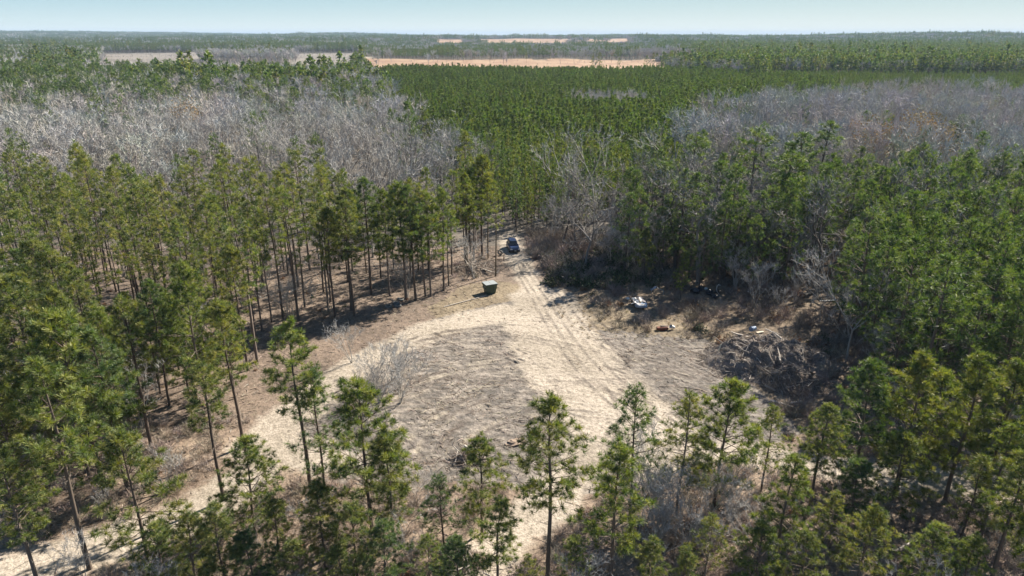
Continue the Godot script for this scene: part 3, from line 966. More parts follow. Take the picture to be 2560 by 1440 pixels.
	for q in grid(Rect2(-110, 40, 110, 80), 12.0, 0.45, func(z): return Geometry2D.is_point_in_polygon(z, LEFT_STAND) and clear_of_roads(z, 0.5)):
		bare.append([q, "sapling", rr(0.7, 1.3), "under"])
	for q in grid(Rect2(20, 55, 90, 70), 10.0, 0.45, func(z): return Geometry2D.is_point_in_polygon(z, RIGHT_STAND)):
		bare.append([q, "sapling", rr(0.6, 1.2), "shade"])
	for q in grid(Rect2(-60, 37, 120, 18), 6.5, 0.45, func(z): return clear_of_roads(z, 0.3) and seen(z)):
		bare.append([q, "sapling", rr(0.25, 0.6), "front"])
	bare.sort_custom(func(a, b): return (a[0] as Vector2).length() < (b[0] as Vector2).length())
	words = {
		"swamp": ["pale grey bare hardwood in the leafless woods behind the left pine stand", "bare trees of the left woods"],
		"mixed": ["bare grey tree in the mixed woods between lane and right stand", "bare trees of the mixed woods"],
		"right": ["dark bare tree with crooked limbs in the leafless woods at upper right", "bare trees at the upper right"],
		"edge": ["bare pale sapling at the edge of the clearing", "saplings at the clearing's edge"],
		"under": ["thin bare sapling growing under the left pine stand", "saplings under the left pines"],
		"shade": ["thin bare sapling growing under the dark right-hand pines", "saplings under the right pines"],
		"among": ["bare grey tree standing among the dark pines of the right stand", "bare trees among the right pines"],
		"thicket": ["grey bare sapling in the thicket under the many-stemmed pine", "saplings of the grey thicket"],
		"grey": ["thin grey sapling in the sparse twigs at the left end of the scraped ground", "saplings at the left end of the clearing"],
		"front": ["low bare sapling in the scrub between the nearest pines", "saplings among the nearest pines"],
	}
	rest = {}
	i = 0
	var counts := {"bare": 0, "sapling": 0, "oak": 200}
	for p in bare:
		var q: Vector2 = p[0]
		if counts[p[1]] < (200 if p[1] == "bare" else 295):
			counts[p[1]] += 1
			var say: Array = words[p[3]]
			if p[3] == "swamp":
				if q.y < 135.0: say = ["pale bare hardwood in the front row of grey woods, right behind the left stand", "front row of the left bare woods"]
				elif q.x > road_line(q.y) - 25.0: say = ["pale bare hardwood of the grey woods standing near the lane", "left bare woods near the lane"]
			elif p[3] == "mixed":
				if q.y < 112.0: say = ["bare grey tree in the mixed woods just behind the dumped junk", "bare trees behind the junk"]
				elif q.x < 18.0: say = ["bare grey tree between the lane and the planted block's corner", "bare trees beside the lane"]
			plant(p[1], i * 3 + i / 5, "bare_sapling" if p[1] == "sapling" else "bare_tree", q.x, q.y, p[2], say[0], "sapling" if p[1] == "sapling" else "bare tree", say[1])
		else:
			if not rest.has(p[1]): rest[p[1]] = []
			rest[p[1]].append([q.x, q.y, p[2], rr(0, TAU), tint(0.85, 1.15)])
		i += 1
	for key in rest:
		for v in 3:
			var p := hw.duplicate()
			p.merge({"joined": true, "depth": 3, "kids": 3.4, "twigs": 13, "tlen": 1.7, "tw": 0.10, "trunk": 0.42}, true)
			var part_of: Array = []
			for k in range(v, rest[key].size(), 3): part_of.append(rest[key][k])
			scatter("bare_wood", make_hardwood(1700 + v * 37, p)[1].mesh(twig), part_of, "leafless grey woods reaching back behind the nearest bare trees", "bare wood")
	for q in [[Vector2(88, 152), 1.45], [Vector2(96, 160), 1.3], [Vector2(84, 163), 1.35], [Vector2(91, 146), 1.2], [Vector2(24.7, 123.1), 0.7]]:
		plant("gold", i, "golden_tree", q[0].x, q[0].y, q[1], "tree with dry golden leaves among the bare woods at the right", "tree", "golden-leaved trees")
		i += 1
	plant("gold", 0, "golden_tree", -96.0, 204.0, 1.35, "single orange-leaved tree in the grey woods at the left", "tree", "")

	# the plantation
	var planted_needles: StandardMaterial3D = needles[2].duplicate()
	planted_needles.albedo_color = Color(0.86, 1.0, 1.0).linear_to_srgb()
	rng.seed = 44
	var rows := []
	var along := Vector2(-0.243, 0.97)
	var across := Vector2(0.97, 0.243)
	for a in range(0, 560):
		for b in range(-10, 130):
			var q := Vector2(0, 126) + along * (a * 2.6 + rr(-0.7, 0.7)) + across * (b * 3.1 + 1.8 + rr(-0.5, 0.5))
			if not Geometry2D.is_point_in_polygon(q, PLANTED): continue
			if q.distance_to(Vector2(45, 330)) < 20.0: continue
			if rng.randf() < 0.06 + (0.25 if nb.get_noise_2d(q.x * 2.0, q.y * 2.0) > 0.35 else 0.0): continue
			rows.append([q.x, q.y, rr(0.78, 1.2) * (1.0 + 0.12 * nb.get_noise_2d(q.x, q.y)), rr(0, TAU), tint(0.62, 1.28)])
	for q in grid(Rect2(140, 260, 420, 330), 4.0, 0.4, func(z): return seen(z) and z.x > 0.36 * z.y and not Geometry2D.is_point_in_polygon(z, PLANTED)):
		rows.append([q.x, q.y, rr(0.6, 0.85), rr(0, TAU), tint(0.82, 1.18)])
	rows.sort_custom(func(a, b): return Vector2(a[0], a[1]).length() < Vector2(b[0], b[1]).length())
	for k in 290:
		var r: Array = rows[k]
		plant("young", k * 3 + k / 7, "plantation_pine", r[0], r[1], r[2], "young pine in the front rows of the planted block beyond the parked blue car", "pine tree", "front rows of the plantation")
	var lots := [[], [], [], []]
	for k in range(290, rows.size()): lots[k % 4].append(rows[k])
	for v in 4:
		var p := young.duplicate()
		p.merge({"joined": true, "tn": 15, "tl": 0.7, "tw": 0.12, "R": 1.65, "ds": 0.55, "taper": 0.7}, true)
		scatter("pine_plantation", make_pine(1900 + v * 41, p)[1].mesh(planted_needles), lots[v], "dense green block of planted young pines filling the middle distance", "plantation")
	# grey hole in the plantation
	var hole := []
	for k in 60:
		var q := Vector2(45, 330) + Vector2(rr(-17, 17), rr(-17, 17))
		hole.append([q.x, q.y, rr(0.4, 0.75), rr(0, TAU), tint()])
	var hp := hw.duplicate()
	hp.merge({"joined": true, "depth": 3, "kids": 3.0, "twigs": 10, "tlen": 1.6, "tw": 0.10}, true)
	scatter("bare_thicket", make_hardwood(2001, hp)[1].mesh(twig), hole, "grey bare thicket in a hole of the green plantation", "thicket")

	build_far(needles, twig, mid, hw)

func wood_at(x: float, d: float) -> int:
	# 0 open, 1 pine, 2 bare hardwood
	if is_field(x, d) and not (d > 960.0 and d < 1150.0 and x > -0.435 * d and x < -0.30 * d): return 0
	if Geometry2D.is_point_in_polygon(Vector2(x, d), PLANTED): return 0
	var n := nb.get_noise_2d(x * 0.35 + 40.0, d * 0.22)
	var m := nb.get_noise_2d(x * 0.9, d * 0.7 + 500.0)
	if d < 790.0:
		if x > 150.0: return 1 if m > -0.3 else 2
		if x > road_line(d): return 1 if d > 700.0 and x > 200.0 else 0
		return 2 if n + m * 0.5 > -0.05 else 1
	if d > 1560.0 and d < 1750.0 and x < -0.2 * d: return 1
	if d > 960.0 and d < 1180.0 and x > -0.435 * d and x < -0.30 * d: return 2
	if d > 1160.0 and d < 1330.0 and x > -0.2 * d and x < 0.02 * d: return 1
	if d > 1160.0 and d < 1700.0 and x >= 0.02 * d and x < 0.25 * d: return 2 if m > -0.25 else 1
	if d > 1150.0 and d < 1560.0 and x > -0.44 * d and x < -0.29 * d: return 2
	if d < 2200.0 and x > 0.25 * d: return 1 if n + m * 0.4 > -0.28 else 2
	return 1 if n + m * 0.6 > (-0.12 if d > 3500.0 else 0.02) else 2

func build_far(needles: Array, twig: Material, mid: Dictionary, hw: Dictionary) -> void:
	rng.seed = 55
	var p := mid.duplicate()
	p.merge({"joined": true, "h": 17.0, "cb": 0.42, "R": 2.9, "step": 1.9, "tl": 1.3, "tw": 0.55, "tn": 6, "ds": 1.5, "stubs": 0, "tsegs": 3, "tsides": 4, "gap": 0.05}, true)
	var hp := hw.duplicate()
	hp.merge({"joined": true, "depth": 2, "kids": 3.6, "twigs": 10, "tlen": 3.4, "tw": 0.28, "trunk": 0.45, "h": 16.0}, true)
	var pine_m := []
	var bare_m := []
	for v in 3:
		pine_m.append(make_pine(2100 + v * 43, p)[1])
		bare_m.append(make_hardwood(2200 + v * 47, hp)[1])
	# a wide clump for the farthest ridges, several trees side by side
	var clump := func(src: Array, n: int, spread: float, sd: int) -> MB:
		rng.seed = sd
		var out := MB.new()
		for k in n:
			var b: MB = src[k % src.size()]
			var s := rr(0.85, 1.15)
			var bs := Basis(Vector3.UP, rr(0, TAU)).scaled(Vector3.ONE * s)
			var at := Vector3(rr(-spread, spread), rr(-1.5, 1.0), rr(-spread, spread))
			var keep := 1 if n < 5 else 2
			for t in range(0, b.v.size() / 3):
				if t % keep: continue
				for j in 3:
					out.v.append(bs * b.v[t * 3 + j] + at)
					out.n.append((bs * b.n[t * 3 + j]).normalized())
					out.c.append(b.c[t * 3 + j])
		return out
	var bands := [[330.0, 700.0, 4.6, 1, 0.0], [700.0, 1750.0, 6.4, 1, 0.0], [1750.0, 3300.0, 15.0, 4, 7.0], [3300.0, 9500.0, 34.0, 12, 19.0]]
	for bi in bands.size():
		var b: Array = bands[bi]
		rng.seed = 60 + bi
		var pine_lots := [[], [], []]
		var bare_lots := [[], [], []]
		var d: float = b[0]
		while d < b[1]:
			var x: float = -0.8 * d - 20.0
			while x < 0.8 * d + 20.0:
				var q := Vector2(x + rr(-0.45, 0.45) * b[2], d + rr(-0.45, 0.45) * b[2])
				x += b[2]
				if q.y < 345.0 and q.x > road_line(q.y): continue
				if q.y < 600.0 and q.x > 0.36 * q.y: continue
				var w := wood_at(q.x, q.y)
				if w == 0:
					if q.y > 780.0 and q.y < 1560.0 and rng.randf() < 0.004 and is_field(q.x, q.y) == 1: w = 2
					elif q.y < 1560.0 and is_field(q.x, q.y) == 1 and rng.randf() < 0.05:
						bare_lots[rng.randi() % 3].append([q.x, q.y, rr(0.06, 0.2), rr(0, TAU), tint(0.6, 1.0)])
						continue
					elif q.y < 1560.0 and is_field(q.x, q.y) == 2 and rng.randf() < 0.25:
						bare_lots[rng.randi() % 3].append([q.x, q.y, rr(0.08, 0.22), rr(0, TAU), tint(0.7, 1.0)])
						continue
					else: continue
				if rng.randf() < 0.12: w = 3 - w
				var low := 0.72 if q.y > 1150.0 and q.y < 2400.0 and q.x > -0.2 * q.y and q.x < 0.2 * q.y else 1.0
				if w == 1: pine_lots[rng.randi() % 3].append([q.x, q.y, rr(0.75, 1.2) * low * (1.35 if rng.randf() < 0.03 else 1.0), rr(0, TAU), tint(0.8, 1.15)])
				else: bare_lots[rng.randi() % 3].append([q.x, q.y, rr(0.7, 1.1) * low, rr(0, TAU), tint(0.85, 1.15)])
			d += b[2]
		var total := 0
		for v in 3:
			total += pine_lots[v].size() + bare_lots[v].size()
			var pm: MB = pine_m[v] if b[3] == 1 else clump.call(pine_m, b[3], b[4], 70 + v)
			var hm: MB = bare_m[v] if b[3] == 1 else clump.call(bare_m, b[3], b[4], 80 + v)
			scatter("far_pine_wood", pm.mesh(needles[[2, 0, 2][v]]), pine_lots[v], "dark pine woods spreading to the horizon", "pine wood")
			scatter("far_bare_wood", hm.mesh(twig), bare_lots[v], "grey leafless woods between the far fields and pine blocks", "bare wood")
	# lone tall pines left standing at the plantation's far edge
	for q in [Vector2(72, 640), Vector2(80, 655), Vector2(96, 645), Vector2(122, 650), Vector2(145, 660), Vector2(150, 640)]:
		plant("mid", int(q.x), "lone_pine", q.x, q.y, rr(0.9, 1.2), "tall lone pine before the tan field at the plantation's far edge", "pine tree", "lone pines before the tan field")

var JUNK := [Vector2(18.0, 89.4), Vector2(28.9, 94.2), Vector2(20.3, 81.7), Vector2(21.3, 94.2), Vector2(31.0, 80.6), Vector2(-3.3, 94.7), Vector2(-17.0, 89.9), Vector2(45.6, 91.9)]

func off_junk(q: Vector2) -> bool:
	for j in JUNK:
		if (q - j).dot(q - j) < 7.0 or (absf(q.x - j.x) < 1.8 and q.y < j.y and q.y > j.y - 4.5): return false
	return true

func build_undergrowth() -> void:
	var scrub := mat("scrub", Color(1, 1, 1), 0.92, true)
	var grey := Color(0.33, 0.28, 0.25)
	rng.seed = 71
	# grey twig bushes
	for v in 3:
		var m := make_bush(2300 + v, 60, 1.3, 0.75, 0.03, grey, grey, 0, 0.1)
		var spots := []
		for q in grid(Rect2(-62, 36, 124, 24), 1.5, 0.5, func(z): return seen(z) and clear_of_roads(z, 0.0)):
			if rng.randf() < 0.6: spots.append([q.x, q.y, rr(0.5, 1.35), rr(0, TAU), tint(0.75, 1.2)])
		for q in grid(Rect2(4, 60, 105, 100), 2.2, 0.5, func(z): return seen(z) and clear_of_roads(z, 0.6) and z.x > 3.0 and not Geometry2D.is_point_in_polygon(z, PLANTED)):
			var n := na.get_noise_2d(q.x * 1.1, q.y * 1.1)
			if rng.randf() < 0.55 + n * 0.6: spots.append([q.x, q.y, rr(0.7, 2.0), rr(0, TAU), tint(0.45, 0.95)])
		for q in grid(Rect2(-100, 40, 100, 80), 2.6, 0.5, func(z): return seen(z) and clear_of_roads(z, 0.4) and Geometry2D.is_point_in_polygon(z, LEFT_STAND)):
			if rng.randf() < 0.16: spots.append([q.x, q.y, rr(0.4, 1.1), rr(0, TAU), tint(0.7, 1.1)])
		for k in 60:
			var d := rr(100, 128)
			spots.append([rr(2.5, 6.0) + rng.randf() * rng.randf() * 16.0 + maxf(0, 112.0 - d) * 0.45, d, rr(0.5, 2.2), rr(0, TAU), tint(0.7, 1.2)])
			if k % 3 == 0: spots.append([-rr(3.5, 6.0) - rng.randf() * rng.randf() * 12.0 - maxf(0, 112.0 - d) * 0.1, d, rr(0.4, 1.2), rr(0, TAU), tint(0.7, 1.2)])
		scatter("undergrowth", m.mesh(scrub), spots, "grey leafless twigs and vines covering the ground between trees", "undergrowth")
	# evergreen and rusty leafed scrub
	var lots := [[Color(0.05, 0.075, 0.03), "low dark evergreen shrubs under the trees", 0.06], [Color(0.24, 0.13, 0.07), "rust-brown dead leaves and ferns among the scrub", 0.10], [Color(0.34, 0.27, 0.15), "tufts of dry straw-coloured grass at the clearing's edges", 0.16]]
	for v in 3:
		var m: MB
		if v == 2: m = make_bush(2400, 40, 0.55, 0.7, 0.02, lots[v][0], lots[v][0], 0, 0.05)
		else: m = make_bush(2400 + v, 34, 1.0, 0.9, 0.02, Color(0.2, 0.16, 0.13), lots[v][0], 5, 0.09)
		var spots := []
		for q in grid(Rect2(-62, 36, 124, 24), 2.0, 0.5, func(z): return seen(z) and clear_of_roads(z, 0.0)):
			if rng.randf() < lots[v][2]: spots.append([q.x, q.y, rr(0.4, 1.2), rr(0, TAU), tint()])
		for q in grid(Rect2(4, 60, 105, 90), 2.0, 0.5, func(z): return seen(z) and clear_of_roads(z, 0.2) and z.x > 3.0 and not Geometry2D.is_point_in_polygon(z, PLANTED)):
			if rng.randf() < lots[v][2] * 1.5: spots.append([q.x, q.y, rr(0.5, 1.5), rr(0, TAU), tint(0.7, 1.15)])
		for q in grid(Rect2(-100, 40, 100, 80), 2.5, 0.5, func(z): return seen(z) and clear_of_roads(z, 0.2) and Geometry2D.is_point_in_polygon(z, LEFT_STAND)):
			if rng.randf() < lots[v][2]: spots.append([q.x, q.y, rr(0.3, 0.8), rr(0, TAU), tint()])
		if v == 2:
			for q in grid(Rect2(4, 70, 40, 36), 0.7, 0.5, func(z): return Geometry2D.is_point_in_polygon(z, GRASSY)):
				if rng.randf() < 0.35: spots.append([q.x, q.y, rr(0.4, 1.1), rr(0, TAU), tint()])
			for q in grid(Rect2(-30, 78, 29, 34), 1.0, 0.5, func(z): return clear_of_roads(z, -0.4)):
				if rng.randf() < 0.22: spots.append([q.x, q.y, rr(0.3, 0.75), rr(0, TAU), tint(0.6, 1.0)])
		if v == 0:
			for k in 90:
				var q := Vector2(13.8, 100.8) + Vector2(rr(-8, 12), rr(-4, 12))
				spots.append([q.x, q.y, rr(1.0, 2.3), rr(0, TAU), tint()])
		scatter(["evergreen_scrub", "dead_fern_scrub", "dry_grass"][v], m.mesh(scrub), spots, lots[v][1], ["shrubs", "scrub", "grass"][v])
	# sticks lying on the scraped ground
	rng.seed = 83
	for v in 3:
		var b := MB.new()
		for k in 5:
			var a := rr(0, TAU)
			var l := rr(0.25, 0.9)
			var p := Vector3(rr(-0.7, 0.7), 0.03, rr(-0.7, 0.7))
			var e := Vector3(cos(a), rr(-0.02, 0.12), sin(a)) * l
			b.tube([p, p + e * 0.5 + Vector3(0, 0.04, 0), p + e], [0.022, 0.018, 0.008], 3, [Color(0.17, 0.135, 0.11), Color(0.30, 0.25, 0.21), Color(0.12, 0.095, 0.08), Color(0.50, 0.44, 0.37), Color(0.22, 0.18, 0.15)][k])
		var spots := []
		for q in grid(Rect2(-28, 44, 60, 52), 0.8, 0.5, func(z): return Geometry2D.is_point_in_polygon(z, CLEAR)):
			var n := nd.get_noise_2d(q.x * 0.5, q.y * 1.4)
			if rng.randf() < (0.22 - n * 0.8) * (1.0 - road_at(q.x, q.y) * 0.93): spots.append([q.x, q.y, rr(0.5, 1.5), rr(0, TAU), tint(0.7, 1.3)])
		for q in grid(Rect2(-90, 44, 92, 74), 1.3, 0.5, func(z): return seen(z) and (Geometry2D.is_point_in_polygon(z, LEFT_STAND) or z.x > -34.0) and z.x < -2.0 and clear_of_roads(z, -0.5)):
			if rng.randf() < 0.34: spots.append([q.x, q.y, rr(0.6, 1.6), rr(0, TAU), tint(0.6, 1.1)])
		for q in grid(Rect2(-50, 36, 100, 20), 1.2, 0.5, func(z): return seen(z) and clear_of_roads(z, -0.6)):
			if rng.randf() < 0.30: spots.append([q.x, q.y, rr(0.6, 1.6), rr(0, TAU), tint(0.7, 1.3)])
		scatter("wood_litter", b.mesh(scrub), spots, "broken sticks and bark litter strewn over the clearing and wood floor", "litter")
# ---------------------------------------------------------------- things lying and standing about
func rounded(w: float, y0: float, y1: float, z: float, r: float) -> Array:
	# a car-body cross-section: a box with rounded shoulders
	var h := w * 0.5
	return [Vector3(-h + 0.08, y0, z), Vector3(-h, y0 + 0.12, z), Vector3(-h, (y0 + y1) * 0.5, z), Vector3(-h + r * 0.25, y1 - r, z), Vector3(-h + r, y1, z),
		Vector3(h - r, y1, z), Vector3(h - r * 0.25, y1 - r, z), Vector3(h, (y0 + y1) * 0.5, z), Vector3(h, y0 + 0.12, z), Vector3(h - 0.08, y0, z)]

func ring_pts(r: float, y: float, n: int) -> Array:
	var out := []
	for k in n: out.append(Vector3(r * cos(TAU * k / n), y, r * sin(TAU * k / n)))
	return out

func lathe(b: MB, prof: Array, n: int, col: Color, turn := Basis(), at := Vector3.ZERO) -> void:
	var rings := []
	for p in prof:
		rings.append(ring_pts(p[0], p[1], n).map(func(q): return at + turn * q))
	b.loft(rings, col, false)

func build_car() -> void:
	var q := Vector2(0.2, 116.6)
	var o := thing("parked_car", q.x, q.y, 0.16, "dark blue car parked nose forward on the sandy lane between the trees", "car")
	var paint := mat("car_paint", Color(0.010, 0.024, 0.085), 0.3)
	paint.clearcoat_enabled = true
	paint.clearcoat = 0.25
	var glass := mat("car_glass", Color(0.01, 0.012, 0.016), 0.08)
	var rubber := mat("rubber", Color(0.02, 0.02, 0.021), 0.8)
	var steel := mat("steel", Color(0.45, 0.45, 0.46), 0.4)
	steel.metallic = 0.8
	var black := mat("black_plastic", Color(0.02, 0.02, 0.022), 0.6)
	var b := MB.new()
	b.loft([rounded(1.5, 0.42, 0.82, -2.32, 0.1), rounded(1.82, 0.34, 1.02, -2.2, 0.12), rounded(1.9, 0.32, 1.06, -1.0, 0.12), rounded(1.9, 0.32, 1.06, 0.7, 0.12), rounded(1.86, 0.32, 1.0, 1.3, 0.16), rounded(1.8, 0.34, 0.93, 2.05, 0.2), rounded(1.55, 0.42, 0.78, 2.36, 0.2)], Color.WHITE)
	part("body", b, paint, o)
	b = MB.new()
	b.loft([rounded(1.46, 1.0, 1.2, -2.24, 0.08), rounded(1.40, 1.0, 1.62, -1.95, 0.12), rounded(1.38, 1.0, 1.70, -0.9, 0.12), rounded(1.36, 1.0, 1.68, 0.05, 0.12), rounded(1.5, 1.0, 1.12, 0.95, 0.06)], Color.WHITE)
	part("cabin", b, paint, o)
	b = MB.new()
	b.quad(Vector3(-0.58, 1.66, 0.14), Vector3(0.58, 1.66, 0.14), Vector3(0.68, 1.16, 0.97), Vector3(-0.68, 1.16, 0.97), Color.WHITE)
	part("windscreen", b, glass, o)
	for s in [-1, 1]:
		for w in [[-1.85, -0.95], [-0.85, 0.0]]:
			b = MB.new()
			b.quad(Vector3(s * 0.705, 1.56, w[0]), Vector3(s * 0.70, 1.58, w[1]), Vector3(s * 0.745, 1.14, w[1] + 0.25 * float(w[1] > -0.5)), Vector3(s * 0.745, 1.14, w[0]), Color.WHITE)
			part("side_window", b, glass, o)
		b = MB.new()
		b.box(Vector3(s * 1.02, 1.1, 0.62), Vector3(0.2, 0.14, 0.1), Color.WHITE, Basis(), 0.03)
		part("mirror", b, paint, o)
		b = MB.new()
		b.box(Vector3(s * 0.66, 0.74, 2.27), Vector3(0.36, 0.14, 0.12), Color.WHITE, Basis(Vector3.UP, s * 0.35), 0.03)
		part("headlight", b, mat("lamp_glass", Color(0.7, 0.72, 0.75), 0.15), o)
		for z in [-1.42, 1.42]:
			var t := MB.new()
			var side := Basis(Vector3(0, 0, 1), PI / 2)
			lathe(t, [[0.21, -0.1], [0.33, -0.11], [0.36, -0.06], [0.36, 0.06], [0.33, 0.11], [0.21, 0.1], [0.21, -0.1]], 18, Color.WHITE, side, Vector3(s * 0.86, 0.35, z))
			var wheel := part("wheel", t, rubber, o)
			t = MB.new()
			lathe(t, [[0.0, s * -0.07], [0.1, s * -0.09], [0.2, s * -0.06], [0.215, 0.0]], 14, Color.WHITE, side, Vector3(s * 0.86, 0.35, z))
			part("rim", t, steel, wheel)
	b = MB.new()
	b.box(Vector3(0, 0.6, 2.36), Vector3(0.9, 0.16, 0.05))
	part("grille", b, black, o)
	b = MB.new()
	b.box(Vector3(0, 0.46, 2.38), Vector3(1.6, 0.14, 0.1))
	part("bumper", b, black, o)
	b = MB.new()
	b.box(Vector3(0, 0.5, 2.445), Vector3(0.32, 0.13, 0.02), Color.WHITE, Basis(), 0.004)
	part("front_plate", b, mat("pale_plate", Color(0.6, 0.6, 0.58), 0.5), o)

func build_dumpster() -> void:
	var q := Vector2(-3.3, 94.7)
	var o := thing("dumpster", q.x, q.y + 0.3, 0.44, "green steel dumpster with a pale grey flat lid beside the sand road", "dumpster")
	var green := mat("green_steel", Color(0.030, 0.062, 0.040), 0.5, false)
	var lid := mat("lid_plastic", Color(0.26, 0.29, 0.31), 0.55)
	var b := MB.new()
	var shape := func(w: float, z: float, y: float) -> Array:
		return [Vector3(-w, y, -z), Vector3(w, y, -z), Vector3(w, y, z), Vector3(-w, y, z)]
	b.loft([shape.call(0.66, 0.58, 0.02), shape.call(0.68, 0.60, 0.1), shape.call(0.9, 0.76, 1.42), shape.call(0.95, 0.81, 1.43), shape.call(0.95, 0.81, 1.54)], Color.WHITE)
	part("body", b, green, o)
	for s in [-1, 1]:
		b = MB.new()
		b.loft([shape.call(0.46, 0.84, 0.0), shape.call(0.46, 0.84, 0.035)].map(func(r): return r.map(func(v): return Vector3(v.x + s * 0.475, 1.56 + v.y + 0.02 * absf(v.x), v.z))), Color.WHITE)
		part("lid", b, lid, o)
		b = MB.new()
		b.box(Vector3(s * 0.86, 0.92, 0.0), Vector3(0.16, 0.2, 1.1), Color.WHITE, Basis(Vector3(0, 0, 1), -s * 0.16), 0.02)
		part("fork_sleeve", b, green, o)
		b = MB.new()
		b.box(Vector3(s * 0.90, 1.2, 0.35), Vector3(0.05, 0.22, 0.3), Color.WHITE, Basis(Vector3(0, 0, 1), -s * 0.16), 0.01)
		part("sticker", b, mat("pale_sticker", Color(0.3, 0.34, 0.33), 0.6), o)
		for z in [-0.35, 0.35]:
			b = MB.new()
			b.box(Vector3(z, 0.75, s * 0.695), Vector3(0.07, 1.3, 0.05), Color.WHITE, Basis(Vector3(1, 0, 0), s * 0.12), 0.01)
			part("rib", b, green, o)
	b = MB.new()
	b.tube([Vector3(-0.93, 1.57, -0.85), Vector3(0.93, 1.57, -0.85)], [0.03, 0.03], 8, Color.WHITE, true)
	part("hinge_rod", b, green, o)

func crumple(b: MB, a: Vector3, u: Vector3, w: Vector3, n: int, rough: float, cols: Array, sd: int) -> void:
	# a bent sheet of metal with thickness, dented by noise, painted in patches
	var nz := FastNoiseLite.new()
	nz.seed = sd
	nz.frequency = 0.55
	var nrm := u.cross(w).normalized()
	var grid_pts := []
	for i in n + 1:
		var row := []
		for k in n + 1:
			var p := a + u * (float(i) / n) + w * (float(k) / n)
			row.append(p + nrm * rough * nz.get_noise_3dv(p * 2.0))
		grid_pts.append(row)
	for i in n:
		for k in n:
			var z := nz.get_noise_3dv(grid_pts[i][k] * 3.1 + Vector3(9, 0, 0))
			var col: Color = cols[clampi(int((z + 0.5) * cols.size()), 0, cols.size() - 1)]
			b.quad(grid_pts[i][k], grid_pts[i + 1][k], grid_pts[i + 1][k + 1], grid_pts[i][k + 1], col)
			var t := nrm * -0.03
			b.quad(grid_pts[i][k] + t, grid_pts[i + 1][k] + t, grid_pts[i + 1][k + 1] + t, grid_pts[i][k + 1] + t, col)

